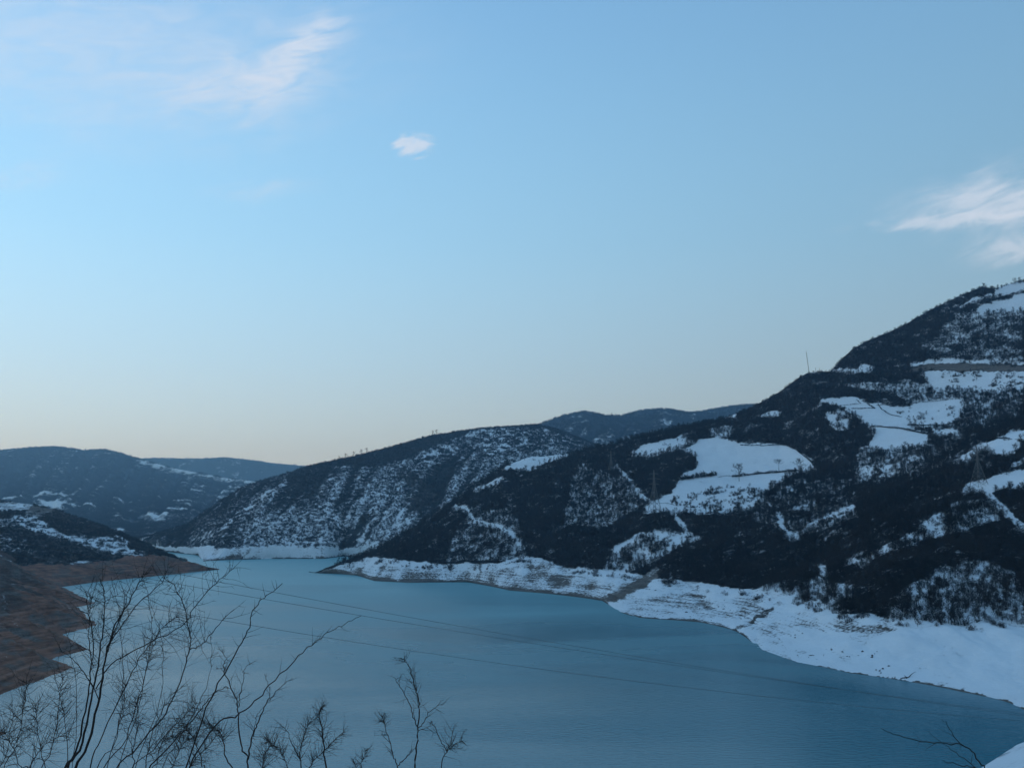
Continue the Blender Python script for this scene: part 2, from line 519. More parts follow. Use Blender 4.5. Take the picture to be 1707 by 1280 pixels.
zones_a = [
    # woods whose floor shows white between the trunks
    ([(1480, 1035), (1500, 985), (1560, 950), (1640, 935), (1690, 950), (1707, 990), (1707, 1040)], dict(snow=0.72, veg=0.78)),
    ([(1590, 520), (1707, 505), (1707, 608), (1540, 612), (1560, 560)], dict(snow=0.45, veg=0.93)),
    ([(1390, 640), (1707, 640), (1707, 735), (1620, 745), (1600, 720), (1500, 660)], dict(snow=0.62, veg=0.80)),
    ([(960, 770), (1060, 800), (1060, 850), (1000, 880), (940, 870)], dict(snow=0.55, veg=0.90)),
    ([(780, 850), (860, 850), (880, 930), (740, 935), (760, 890)], dict(snow=0.45, veg=0.92)),
    ([(1590, 838), (1650, 832), (1668, 870), (1600, 890), (1530, 905), (1420, 945), (1430, 930), (1520, 890)], dict(snow=0.82, veg=0.62)),
    ([(1370, 960), (1420, 975), (1420, 1020), (1300, 1000), (1240, 990), (1300, 970)], dict(snow=0.75, veg=0.55)),
    ([(1240, 840), (1330, 800), (1420, 800), (1430, 835), (1330, 880), (1260, 870)], dict(snow=0.55, veg=0.85)),
    ([(1430, 745), (1600, 735), (1620, 760), (1500, 800), (1430, 805)], dict(snow=0.60, veg=0.82)),
    # open fields
    ([(1620, 516), (1660, 502), (1690, 497), (1690, 490), (1720, 486), (1720, 514), (1685, 520), (1650, 519), (1632, 522)], FIELD),
    ([(1652, 489), (1668, 478), (1690, 472), (1720, 466), (1720, 483), (1690, 485), (1672, 490), (1658, 492)], FIELD),
    (([(1602, 511), (1622, 500), (1655, 490)], 4.5), dict(snow=1.1, veg=0.1)),
    ([(1535, 622), (1600, 617), (1660, 613), (1730, 622), (1730, 652), (1650, 657), (1600, 650), (1565, 654), (1548, 640)], dict(snow=0.95, veg=0.42)),
    (([(1383, 617), (1410, 619), (1450, 617)], 5), dict(snow=0.95, veg=0.2)),
    ([(1430, 615), (1440, 608), (1458, 612), (1450, 620)], dict(snow=0.9, veg=0.3)),
    ([(1362, 667), (1408, 660), (1432, 664), (1440, 672), (1410, 677), (1388, 673)], FIELD),
    ([(1400, 678), (1440, 672), (1465, 671), (1480, 676), (1520, 674), (1560, 669), (1598, 667), (1604, 674), (1599, 700), (1588, 710), (1555, 712), (1500, 716), (1450, 716), (1435, 702), (1420, 690)], FIELD),
    ([(1485, 678), (1598, 670), (1596, 700), (1550, 708), (1500, 706)], dict(snow=1.1, veg=0.33)),
    ([(1372, 690), (1400, 682), (1420, 695), (1412, 718), (1390, 715)], dict(snow=0.9, veg=0.5)),
    ([(1450, 719), (1490, 714), (1550, 723), (1544, 737), (1550, 742), (1500, 749), (1455, 751), (1446, 745), (1460, 727)], FIELD),
    ([(1550, 715), (1590, 712), (1600, 722), (1620, 728), (1590, 732), (1560, 728)], dict(snow=0.95, veg=0.35)),
    ([(1048, 756), (1068, 743), (1100, 738), (1146, 726), (1142, 741), (1122, 750), (1092, 758), (1062, 758)], dict(snow=1.0, veg=0.30)),
    ([(1138, 748), (1165, 734), (1188, 729), (1222, 735), (1240, 740), (1302, 741), (1330, 751), (1350, 765), (1360, 781), (1340, 788), (1300, 789), (1230, 797), (1190, 799), (1138, 801), (1131, 793), (1158, 778), (1164, 762)], FIELD),
    ([(1130, 801), (1190, 794), (1330, 787), (1302, 804), (1266, 821), (1252, 851), (1180, 856), (1110, 851), (1074, 857), (1086, 838), (1118, 822)], FIELD),
    ([(1112, 826), (1200, 812), (1262, 816), (1252, 851), (1180, 856), (1115, 842)], dict(snow=1.0, veg=0.46)),
    ([(1172, 697), (1228, 691), (1224, 698), (1192, 703), (1176, 702)], FIELD),
    ([(1184, 717), (1220, 711), (1218, 730), (1190, 730)], dict(snow=0.9, veg=0.5)),
    ([(1262, 691), (1284, 683), (1303, 690), (1282, 697)], dict(snow=1.0, veg=0.25)),
    (([(1027, 775), (1045, 796), (1064, 820), (1086, 840)], 6), dict(snow=0.95, veg=0.2)),
    (([(1122, 857), (1140, 878), (1150, 890)], 7), dict(snow=1.0, veg=0.15)),
    ([(1002, 956), (1024, 912), (1060, 890), (1100, 882), (1150, 888), (1172, 898), (1140, 912), (1100, 927), (1060, 947), (1030, 957)], dict(snow=0.98, veg=0.52)),
    ([(838, 785), (862, 766), (882, 757), (920, 757), (957, 752), (945, 761), (910, 769), (882, 785)], dict(snow=1.05, veg=0.2)),
    (([(790, 819), (815, 810), (838, 799)], 6), dict(snow=0.95, veg=0.2)),
    (([(757, 846), (776, 850), (790, 868), (830, 880), (852, 890), (864, 902), (858, 916)], 8), dict(snow=0.95, veg=0.25)),
    ([(1288, 853), (1299, 855), (1310, 880), (1332, 895), (1318, 898), (1300, 884)], dict(snow=1.1, veg=0.1)),
    ([(1328, 887), (1350, 869), (1400, 850), (1424, 840), (1427, 862), (1390, 876), (1340, 890)], dict(snow=1.02, veg=0.36)),
    ([(1316, 852), (1340, 839), (1366, 828), (1362, 842), (1324, 860)], dict(snow=0.9, veg=0.45)),
    (([(1430, 790), (1480, 778), (1522, 768), (1592, 745)], 4), dict(snow=0.9, veg=0.2)),
    (([(1440, 800), (1512, 788), (1562, 776)], 4), dict(snow=0.6, veg=0.2, rock=0.6)),
    ([(1580, 773), (1608, 757), (1634, 742), (1660, 735), (1702, 735), (1692, 756), (1676, 759), (1640, 754), (1604, 775)], FIELD),
    ([(1658, 733), (1680, 724), (1730, 714), (1730, 733), (1690, 734)], FIELD),
    ([(1604, 824), (1612, 804), (1642, 800), (1680, 787), (1730, 778), (1730, 803), (1672, 816), (1646, 824), (1626, 819)], FIELD),
    (([(1688, 774), (1720, 760)], 7), FIELD),
    (([(1648, 826), (1662, 840), (1690, 868), (1720, 892)], 11), dict(snow=1.0, veg=0.15)),
    ([(1413, 931), (1441, 930), (1436, 944), (1414, 939)], dict(snow=0.95, veg=0.25)),
    ([(1363, 944), (1374, 942), (1382, 960), (1370, 960)], FIELD),
    # the road cut under the upper wood
    (([(1518, 609), (1580, 603), (1640, 601), (1720, 606)], 4), dict(snow=0.95, veg=0.2)),
    ([(1504, 623), (1530, 613), (1580, 606), (1640, 605), (1730, 611), (1730, 619), (1640, 617), (1580, 618), (1540, 619)], dict(snow=-0.3, veg=0.0, soil=0.0, rock=1.0)),
    # drawdown shore
    (beach, dict(snow=0.70, veg=0.0, rock=1.0, streak=0.75)),
    (beach_left, dict(snow=0.57, veg=0.0, rock=1.0, streak=0.8)),
    (lambda x, y: beach(x, y - 0) & ~beach(x, y - 13), dict(snow=0.72, veg=0.42, streak=0.35)),
    ([(862, 985), (885, 955), (905, 935), (925, 940), (905, 970), (890, 992)], dict(snow=0.50, streak=0.3)),
    ([(1000, 1000), (1030, 985), (1062, 965), (1097, 945), (1103, 956), (1080, 978), (1040, 992), (1028, 1003)], dict(snow=0.22, rock=0.9, veg=0.2, streak=0.25)),
    (([(1228, 1048), (1245, 1041), (1262, 1028), (1290, 1012), (1310, 990)], 5), dict(snow=0.30, rock=0.5, veg=0.2, streak=0.15)),
    ([(1285, 1010), (1340, 985), (1400, 1010), (1380, 1030), (1320, 1025)], dict(snow=0.62, streak=0.3)),
    ([(1300, 1060), (1420, 1050), (1750, 1045), (1750, 1300), (1530, 1140), (1420, 1122), (1320, 1104)], dict(snow=0.90, streak=0.5)),
    (lambda x, y: beach(x, y) & ~beach(x, y - 10) & (x > 1290), dict(snow=0.74, veg=0.40, streak=0.35)),
    (lambda x, y: beach_left(x, y + 0) & (y > np.interp(x, [p[0] for p in SHORE_R], [p[1] for p in SHORE_R]) - 7), dict(snow=0.36)),
    (waterline, dict(snow=-0.4, rock=0.7)),
    (lambda x, y: x < 560, dict(veg=0.0)),
]
cols_a = np.concatenate([np.arange(515, 1760, 2.2), np.arange(1760, 2050, 6.0)])
mountain = sheet('mountain_terrain', 'steep dark mountain with snowy fields rising from the right-hand shore', cols_a, rows_a, M_MOUNTAIN, zones_a,
                 dict(snow=0.24, veg=1.0), step=2.2, amp=3.5, scale=60.0, seed=1, rib=1.6)

# ---- the speckled hill across the water
SHORE_B = [(180, 908), (255, 917), (300, 922), (331, 925), (336, 935.5), (380, 933), (450, 931), (540, 931), (572, 927), (640, 930), (1020, 930)]
rows_b = [
    SHORE_B,
    [(180, 905, 1850), (255, 911.5, 1640), (300, 911.5, 1625), (350, 912, 1600), (362, 913, 1470), (450, 911, 1500), (540, 911, 1510), (570, 912, 1510), (640, 912, 1500), (1020, 912, 1500)],
    [(180, 904, 1900), (250, 903, 1790), (312, 895, 1730), (360, 880, 1660), (450, 860, 1640), (540, 850, 1640), (640, 850, 1650), (760, 830, 1700), (900, 800, 1800), (1020, 800, 1850)],
    [(180, 902.5, 1950), (250, 897, 1870), (312, 882, 1850), (355, 856, 1830), (450, 822, 1800), (540, 800, 1830), (640, 795, 1850), (760, 770, 1950), (900, 745, 2100), (1020, 770, 2100)],
    [(180, 901, 2000), (250, 893, 1950), (312, 873, 1950), (355, 842, 1950), (400, 813, 1970), (425, 804, 1980), (465, 792, 2000), (510, 777, 2020), (550, 769, 2050), (600, 757, 2100), (650, 745, 2150),
     (677, 737, 2170), (720, 725, 2200), (760, 719, 2250), (800, 714, 2280), (860, 709, 2350), (895, 707, 2400), (930, 715, 2400), (985, 738, 2400), (1020, 748, 2400)],
]
def beach_b(px, py):
    top = np.interp(px, [p[0] for p in rows_b[1]], [p[1] for p in rows_b[1]])
    return py > top + 0.3
def shaded_flank(px, py):
    return px < np.interp(py, [770, 795, 830, 868, 912], [535, 498, 448, 400, 350])
zones_b = [
    (lambda x, y: y < np.interp(x, [180, 550, 600, 680, 760, 860, 900, 1020], [0, 772, 782, 768, 735, 716, 712, 750]), dict(snow=0.10, veg=1.0)),
    (shaded_flank, dict(snow=0.26, veg=0.95)),
    (([(352, 900), (400, 858), (440, 830), (478, 805)], 9), dict(snow=0.75, veg=0.55)),
    ([(640, 770), (665, 775), (705, 800), (735, 822), (700, 850), (672, 848), (690, 815), (665, 795)], dict(snow=0.22, veg=0.75, rock=0.35)),
    ([(800, 715), (900, 712), (985, 738), (960, 745), (850, 760), (700, 780), (690, 760)], dict(snow=0.60, veg=0.60)),
    ([(660, 858), (676, 846), (668, 866), (652, 872)], FIELD),
    (beach_b, dict(snow=0.80, veg=0.0, rock=1.0, streak=0.6)),
    ([(250, 910), (352, 910), (350, 924), (250, 925)], dict(snow=1.1)),
    ([(345, 935), (420, 912), (425, 918), (400, 935)], dict(snow=0.5)),
    (lambda x, y: y > np.interp(x, [p[0] for p in SHORE_B], [p[1] for p in SHORE_B]) - 1.2, dict(snow=-0.3, rock=0.7)),
]
hill = sheet('speckled_hill', 'wooded hill speckled with snow across the water', np.arange(180, 1020, 2.2), rows_b, M_HILL, zones_b,
             dict(snow=0.50, veg=0.80), step=2.2, amp=5.0, scale=110.0, amp2=1.5, seed=21, rib=3.2, gullies=9.0, back=(80, 300, 700))

# ---- blue hills further up the valley
rows_c = [
    [(840, 800, 2450), (1400, 790, 2450)],
    [(840, 750, 3360), (1000, 740, 3360), (1400, 725, 3360)],
    [(840, 722, 4270), (880, 714, 4270), (905, 705, 4270), (940, 692, 4270), (975, 686, 4270), (1010, 692, 4348), (1035, 694, 4400), (1070, 684, 4530), (1110, 681, 4530), (1150, 688, 4660), (1180, 684, 4660), (1220, 677, 4660), (1260, 674, 4660), (1400, 668, 4660)],
]
zones_c = [
    ([(1080, 706), (1118, 705), (1116, 709), (1090, 709)], FIELD),
    ([(900, 720), (1000, 722), (1060, 735), (960, 750)], dict(snow=0.45, veg=0.8)),
]
far_hill = sheet('rounded_hill', 'rounded blue-grey wooded hill behind the speckled one', np.arange(840, 1400, 3.0), rows_c, M_FAR, zones_c,
                 dict(snow=0.22, veg=1.0), step=3.0, amp=8.0, scale=200.0, amp2=2.0, seed=31, gullies=22.0, back=(100, 400, 900))
rows_d = [
    [(-260, 918, 2150), (0, 915, 2150), (200, 914, 2150), (700, 914, 2150)],
    [(-260, 890, 2610), (0, 890, 2610), (200, 890, 2610), (300, 890, 2610), (700, 890, 2610)],
    [(-260, 850, 3645), (0, 850, 3645), (200, 858, 3415), (300, 862, 3300), (700, 870, 3300)],
    [(-260, 810, 4910), (0, 800, 5025), (200, 810, 4910), (330, 830, 4450), (500, 840, 4335), (700, 850, 4335)],
    [(-260, 764, 6405), (-100, 757, 6405), (0, 750, 6405), (60, 745, 6405), (95, 744, 6405), (140, 750, 6405), (175, 749, 6359), (200, 755, 6290), (230, 764, 6175), (280, 778, 5945), (330, 788, 5715),
     (380, 797, 5485), (430, 803, 5370), (500, 815, 5255), (700, 830, 5255)],
]
zones_d = [
    ([(-260, 800), (330, 830), (420, 840), (330, 905), (200, 905), (60, 880), (-260, 860)], dict(snow=0.46, veg=0.70)),
    ([(330, 810), (420, 808), (400, 830), (330, 850), (290, 850)], dict(snow=0.44, veg=0.6)),
    ([(226, 766), (262, 768), (300, 779), (345, 789), (400, 795), (440, 803), (420, 808), (372, 805), (330, 795), (280, 787), (236, 776)], dict(snow=0.80, veg=0.40)),
    ([(52, 828), (80, 824), (124, 828), (122, 832), (90, 830), (58, 832)], dict(snow=0.95, veg=0.1)),
    ([(180, 834), (222, 835), (222, 838), (184, 838)], dict(snow=0.9, veg=0.1)),
    ([(48, 839), (100, 840), (106, 851), (90, 852)], dict(snow=0.95, veg=0.1)),
    ([(100, 842), (160, 843), (160, 845), (100, 845)], dict(snow=0.8, veg=0.2)),
    ([(-60, 830), (26, 830), (24, 835), (-60, 836)], dict(snow=0.95, veg=0.1)),
    ([(215, 864), (240, 857), (282, 860), (275, 874), (225, 870)], dict(snow=0.68, veg=0.4)),
    ([(270, 853), (330, 855), (320, 860), (272, 858)], dict(snow=0.75, veg=0.3)),
    ([(110, 882), (145, 882), (140, 888), (112, 887)], dict(snow=0.75, veg=0.3)),
    ([(190, 884), (235, 885), (225, 889), (195, 888)], dict(snow=0.8, veg=0.3)),
]
valley_hill = sheet('valley_hill', 'broad blue-grey hill closing the valley at the far left', np.arange(-260, 700, 3.0), rows_d, M_FAR, zones_d,
                    dict(snow=0.20, veg=1.0), step=2.4, amp=9.0, scale=240.0, amp2=2.0, warp=3.0, seed=41, gullies=34.0, back=(120, 400, 900))
rows_e = [
    [(120, 850, 8084), (760, 850, 8084)],
    [(120, 810, 8428), (760, 815, 8428)],
    [(120, 772, 8944), (200, 766, 8944), (260, 763, 8944), (300, 764, 8944), (340, 764, 8944), (375, 762, 8944), (420, 767, 8944), (460, 772, 8944), (500, 776, 8944), (560, 778, 8944), (760, 786, 8944)],
]
ridge_hill = sheet('distant_ridge', 'long low blue ridge on the skyline behind the valley hill', np.arange(120, 760, 4.0), rows_e, M_FAR, [],
                   dict(snow=0.15, veg=1.0), step=4.0, amp=6.0, scale=260.0, amp2=2.0, seed=51, gullies=26.0, back=(120, 400, 900))

# ---- the brown spur on the left
SHORE_S = [(-260, 1010), (0, 990), (105, 978), (160, 970), (240, 962), (300, 956), (358, 949.5), (366, 949)]
rows_s = [
    SHORE_S,
    [(-260, 940, 1000), (0, 930, 1030), (50, 938, 985), (110, 937, 1020), (150, 935, 1050), (220, 927, 1120), (270, 925, 1170), (310, 934, 1190), (340, 943, 1200), (366, 948.8, 1208)],
    [(-260, 880, 1150), (0, 883, 1150), (110, 897, 1180), (200, 907, 1210), (250, 915, 1215), (300, 932, 1212), (340, 942.6, 1206), (366, 948.6, 1210)],
    [(-260, 800, 1500), (-100, 815, 1480), (0, 834, 1450), (50, 840, 1420), (105, 853, 1400), (160, 872, 1370), (200, 886, 1350), (245, 907, 1300), (300, 931, 1230), (340, 942.2, 1212), (366, 948.4, 1212)],
]
def spur_shore(px, py):
    return py > np.interp(px, [-260, 0, 45, 60, 150, 220, 270, 310, 366], [940, 940, 944, 940, 938, 927, 925, 934, 945])
zones_s = [
    ([(0, 836), (50, 838), (62, 850), (30, 852), (-30, 850)], dict(snow=0.6, veg=0.2, rock=0.6)),
    ([(50, 842), (100, 850), (60, 862), (40, 860)], dict(snow=0.3, veg=0.3, rock=0.9)),
    ([(-60, 862), (0, 866), (30, 859), (62, 862), (85, 878), (110, 892), (170, 896), (200, 893), (217, 905), (214, 926), (170, 920), (120, 905), (80, 893), (40, 880), (-60, 872)], dict(snow=0.95, veg=0.46)),
    ([(210, 915), (245, 920), (240, 928), (215, 926)], dict(snow=0.7, veg=0.5)),
    ([(-60, 890), (30, 895), (60, 920), (0, 915)], dict(snow=0.6, veg=0.7)),
    ([(115, 935), (150, 932), (160, 945), (150, 958), (125, 945)], dict(snow=0.55, veg=0.4)),
    (spur_shore, dict(snow=0.02, veg=0.0, soil=1.0)),
    (lambda x, y: spur_shore(x, y) & (fbm(x / 18, y / 7, 66, 3) > 0.54), dict(rock=0.55)),
    ([(70, 945), (105, 942), (140, 955), (120, 972), (90, 965)], dict(snow=0.05, veg=0.12, soil=1.0)),
]
spur = sheet('left_spur', 'low brown spur with dark scrub and speckled snow running into the water', np.arange(-260, 366.1, 2.0), rows_s, M_BANK, zones_s,
             dict(snow=0.22, veg=0.95), step=2.0, amp=2.5, scale=60.0, amp2=0.5, seed=61, rib=1.5, fade=30.0, back=(60, 250, 500))

# ---- the near-left bank with its row of small headlands
bank_rows = [(972, 100), (978, 105), (1005, 156), (1012, 130), (1024, 140), (1041, 160), (1047, 145), (1057, 104), (1082, 145), (1098, 83), (1112, 124), (1121, 100), (1131, 75),
             (1157, 0), (1190, -70), (1212, -40), (1222, 14), (1236, -25), (1290, -60)]
bp = np.array([pt(x, y) for y, x in bank_rows])
order = np.argsort(bp[:, 1])
by, bx = bp[order, 1], bp[order, 0]
yy = np.linspace(240, 1010, 520)
xs = np.interp(yy, by, bx) + 5.0 * (fbm(yy / 11, yy * 0, 73, 4) - 0.5) + 1.5 * (fbm(yy / 2.5, yy * 0, 74, 2) - 0.5)
xsm = np.interp(yy, [240, 330, 420, 520, 620, 760, 950, 1010], np.interp([240, 330, 420, 520, 620, 760, 950, 1010], by, box_blur(bx, 3, 0)))
xsm = box_blur(box_blur(xs, 60, 0), 30, 0)
dd = np.concatenate([[-14, -6, -2], np.linspace(0, 60, 90), np.linspace(61.5, 340, 120)])
DDg, YYg = np.meshgrid(dd, yy)
XXg = xs[:, None] - DDg
tooth = (xs - xsm)[:, None]
damp = np.exp(-np.clip(DDg, 0, None) / 95.0)
inl = np.clip(DDg, 0, None) - tooth * (1 - damp)           # distance to the smoothed shore, once inland
ZZg = 0.40 * np.clip(inl, 0, None) * (1 - np.exp(-np.clip(DDg, 0, None) / 9.0))
ZZg = np.minimum(ZZg, 46 + 0.12 * np.clip(inl, 0, None))
ZZg += np.clip(ZZg / 8, 0, 1) * (7.0 * (fbm(XXg / 34, YYg / 20, 71, 4) - 0.5) + 3.4 * (fbm(XXg / 7, YYg / 7, 72, 3) - 0.5))
ZZg = np.where(DDg < 0, DDg * 0.4, ZZg)
grow = np.clip((ZZg - 15 + 22 * (fbm(XXg / 25, YYg / 25, 75, 3) - 0.5)) / 6, 0, 1)
gl = 1 - abs(2 * fbm((YYg + 0.4 * XXg) / 16, XXg / 60, 77, 3) - 1)           # rain gullies running down to the water
ZZg += np.where(DDg > 0, 5.0 * np.clip(ZZg / 10, 0, 1) * (gl - 0.75), 0)
ZZg += np.where(DDg > 0, 0.35 * np.sin(ZZg * 2.6) * np.clip(ZZg / 2, 0, 1), 0)    # old water lines
bank = grid_sheet('left_bank', 'bare reddish-brown bank with pointed little headlands at the lower left', XXg, YYg, ZZg, M_BANK,
                  dict(snow=-0.05 + 0.2 * grow + 0.25 * (gl < 0.55), veg=grow * 0.9, soil=1 - grow * 0.8, rock=np.clip((fbm(XXg / 9, YYg / 14, 78, 3) - 0.52) * 5, 0, 0.8) * (ZZg > 1), streak=np.zeros_like(ZZg)))

# ---- the snowy bank the camera stands on
gx, gy = np.meshgrid(np.linspace(-420, 420, 240), np.linspace(-160, 345, 210))
shore_y = np.interp(gx, [-420, -250, -120, 0, 80, 146, 176, 230, 420], [120, 150, 175, 190, 218, 291, 322, 350, 420])
dsh = shore_y - gy
gz = np.interp(dsh, [-40, 0, 60, 130, 178, 187.5, 200, 300, 600], [-14, 0, 22, 48, 71, 78.0, 78.4, 84, 150])
gz += np.clip(dsh / 30, 0, 1) * np.clip(np.hypot(gx, gy) / 40 - 0.2, 0, 1) * 3.0 * (fbm(gx / 35, gy / 35, 81, 4) - 0.5)
gz = np.where(np.hypot(gx, gy) < 4, 78.35, gz)
near_gl = 1 - abs(2 * fbm((YYg + 0.4 * XXg) / 16, XXg / 60, 77, 3) - 1)           # rain gullies running down to the water
ZZg += np.where(DDg > 0, 5.0 * np.clip(ZZg / 10, 0, 1) * (gl - 0.75), 0)
ZZg += np.where(DDg > 0, 0.35 * np.sin(ZZg * 2.6) * np.clip(ZZg / 2, 0, 1), 0)    # old water lines
bank = grid_sheet('near_bank', 'snow-covered bank below the camera in the lower right corner', gx, gy, gz, M_MOUNTAIN,
                       dict(snow=1.05 - 0.35 * (fbm(gx / 20, gy / 20, 83, 3) > 0.62), veg=np.zeros_like(gz), soil=np.zeros_like(gz) + 0.3, rock=np.zeros_like(gz), streak=np.zeros_like(gz)))

# ---- bed of the reservoir and its water
bed = mesh_from('lake_bed', [(-7000, -420, -12), (7000, -420, -12), (7000, 10900, -12), (-7000, 10900, -12)], [(0, 1, 2, 3)])
m_bed, _, _ = principled('lake_bed_mud', (0.10, 0.075, 0.055))
add_obj('ground', bed, m_bed, kind='structure', label='muddy ground under the reservoir')
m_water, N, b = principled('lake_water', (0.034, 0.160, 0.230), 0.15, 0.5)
b.inputs['IOR'].default_value = 1.38
geo = N.new('ShaderNodeNewGeometry')
s3 = N.new('ShaderNodeSeparateXYZ')
N.put(s3.inputs[0], geo.outputs['Position'])
w1 = N.noise(N.vec(N.m('MULTIPLY', s3.outputs[0], 0.28), N.m('MULTIPLY', s3.outputs[1], 0.6), 0.0), 1.0, 4.0, 0.6)
w2 = N.noise(N.vec(N.m('MULTIPLY', s3.outputs[0], 0.004), N.m('MULTIPLY', s3.outputs[1], 0.009), 3.0), 1.0, 3.0, 0.55, 0.6)
bump = N.new('ShaderNodeBump')
bump.inputs['Distance'].default_value = 0.25
N.put(bump.inputs['Strength'], N.step(w2, 0.35, 0.65, 0.45, 1.0))
N.put(bump.inputs['Height'], w1)
N.put(b.inputs['Normal'], bump.outputs[0])
# sheltered and smoother near the right-hand shore, ruffled by the wind farther up the lake
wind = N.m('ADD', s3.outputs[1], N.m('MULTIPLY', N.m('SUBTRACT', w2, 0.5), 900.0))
# base colour pales toward the far end, painting in the sky's bright reflection
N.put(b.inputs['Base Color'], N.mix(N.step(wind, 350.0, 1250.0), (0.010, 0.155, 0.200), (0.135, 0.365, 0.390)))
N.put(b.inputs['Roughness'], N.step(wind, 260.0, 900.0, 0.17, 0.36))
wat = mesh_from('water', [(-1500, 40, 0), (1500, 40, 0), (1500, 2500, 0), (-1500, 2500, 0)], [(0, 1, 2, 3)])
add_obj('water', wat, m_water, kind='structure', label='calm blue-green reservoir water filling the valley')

# ------------------------------------------------------------------ vegetation
class Buf:
    """collects tubes and slivers into one mesh"""
    def __init__(s):
        s.v, s.f = [], []
    def tri(s, a, b, c):
        n = len(s.v)
        s.v += [tuple(a), tuple(b), tuple(c)]
        s.f.append((n, n + 1, n + 2))
    def sliver(s, p, d, L, w, rnd):
        p, d = Vector(p), Vector(d)
        side = d.cross(Vector((rnd.uniform(-1, 1), rnd.uniform(-1, 1), rnd.uniform(-1, 1))))
        if side.length < 1e-6:
            side = Vector((1, 0, 0))
        side = side.normalized() * (w * 0.5)
        s.tri(p + side, p - side, p + d.normalized() * L)
    def tube(s, pts, rad, sides=4):
        n0 = len(s.v)
        pts = [Vector(p) for p in pts]
        for i, p in enumerate(pts):
            d = pts[min(i + 1, len(pts) - 1)] - pts[max(i - 1, 0)]
            q = d.to_track_quat('Z', 'Y') if d.length > 1e-9 else Vector((0, 0, 1)).to_track_quat('Z', 'Y')
            for k in range(sides):
                a = 2 * math.pi * k / sides
                s.v.append(tuple(p + q @ Vector((math.cos(a) * rad[i], math.sin(a) * rad[i], 0))))
        for i in range(len(pts) - 1):
            for k in range(sides):
                k2 = (k + 1) % sides
                s.f.append((n0 + i * sides + k, n0 + i * sides + k2, n0 + (i + 1) * sides + k2, n0 + (i + 1) * sides + k))
        s.f.append(tuple(n0 + (len(pts) - 1) * sides + k for k in range(sides)))
        s.f.append(tuple(n0 + k for k in reversed(range(sides))))
    def mesh(s, name, mat, smooth=False):
        me = mesh_from(name, s.v, s.f, smooth)
        me.materials.append(mat)
        return me

def bent(p, d, L, n, rnd, wob=0.18, up=0.05):
    pts = [Vector(p)]
    d = Vector(d).normalized()
    for _ in range(n):
        d = (d + Vector((rnd.uniform(-wob, wob), rnd.uniform(-wob, wob), rnd.uniform(-wob, wob) + up))).normalized()
        pts.append(pts[-1] + d * (L / n))
    return pts, d

def tree_proto(seed, spread=0.34, clear=0.25, nb=11, tw=9, wid=0.016):
    """a bare tree one unit tall: (trunk, crown) buffers"""
    rnd = random.Random(seed)
    trunk, crown = Buf(), Buf()
    pts, _ = bent((0, 0, -0.04), (rnd.uniform(-.06, .06), rnd.uniform(-.06, .06), 1), 0.92, 6, rnd, 0.06, 0.02)
    rad = [0.018 * (1 - 0.85 * i / 6) for i in range(7)]
    trunk.tube(pts, rad, 4)
    for k in range(nb):
        t = clear + (0.93 - clear) * (k + rnd.random()) / nb
        i = min(int(t * 6), 5)
        base = pts[i].lerp(pts[i + 1], t * 6 - i)
        a = k * 2.4 + rnd.uniform(-.5, .5)
        L = spread * (1.15 - 0.75 * abs(t - 0.45)) * rnd.uniform(0.7, 1.15) * (1.0 if t < .8 else .6)
        bp_, _ = bent(base, (math.cos(a), math.sin(a), rnd.uniform(0.35, 1.0)), L, 3, rnd, 0.2, 0.12)
        crown.tube(bp_, [0.008, 0.006, 0.004, 0.002], 3)
        for j in range(tw):
            u = rnd.uniform(0.2, 1) * 3
            q = min(int(u), 2)
            s0 = bp_[q].lerp(bp_[q + 1], u - q)
            d = Vector((rnd.uniform(-1, 1), rnd.uniform(-1, 1), rnd.uniform(-0.3, 1.1)))
            Ls = rnd.uniform(0.07, 0.17)
            crown.sliver(s0, d, Ls, wid, rnd)
            for _ in range(3):
                e = s0 + d.normalized() * Ls * rnd.uniform(.3, .95)
                crown.sliver(e, d + Vector((rnd.uniform(-1, 1), rnd.uniform(-1, 1), rnd.uniform(-.6, 1))), rnd.uniform(.05, .11), wid * 0.8, rnd)
    return trunk, crown

def shrub_proto(seed, n=90, wide=0.75, wid=0.05):
    rnd = random.Random(seed)
    c = Buf()
    for k in range(9):
        a = rnd.uniform(0, 6.28)
        tip = Vector((math.cos(a) * wide * .5 * rnd.random(), math.sin(a) * wide * .5 * rnd.random(), rnd.uniform(.6, .95)))
        c.tube([(0.1 * math.cos(a), 0.1 * math.sin(a), -0.08), tip * 0.5 + Vector((0, 0, .05)), tip], [.018, .012, .004], 3)
    for _ in range(n):
        a, r = rnd.uniform(0, 6.28), math.sqrt(rnd.random()) * wide * .55
        z = rnd.uniform(0.08, 1.0) * (1 - 0.55 * (r / (wide * .55)) ** 2)
        c.sliver((math.cos(a) * r, math.sin(a) * r, z), (math.cos(a) * .5 + rnd.uniform(-.6, .6), math.sin(a) * .5 + rnd.uniform(-.6, .6), rnd.uniform(-.2, 1.0)), rnd.uniform(.14, .30), wid * rnd.uniform(.7, 1.4), rnd)
    return c

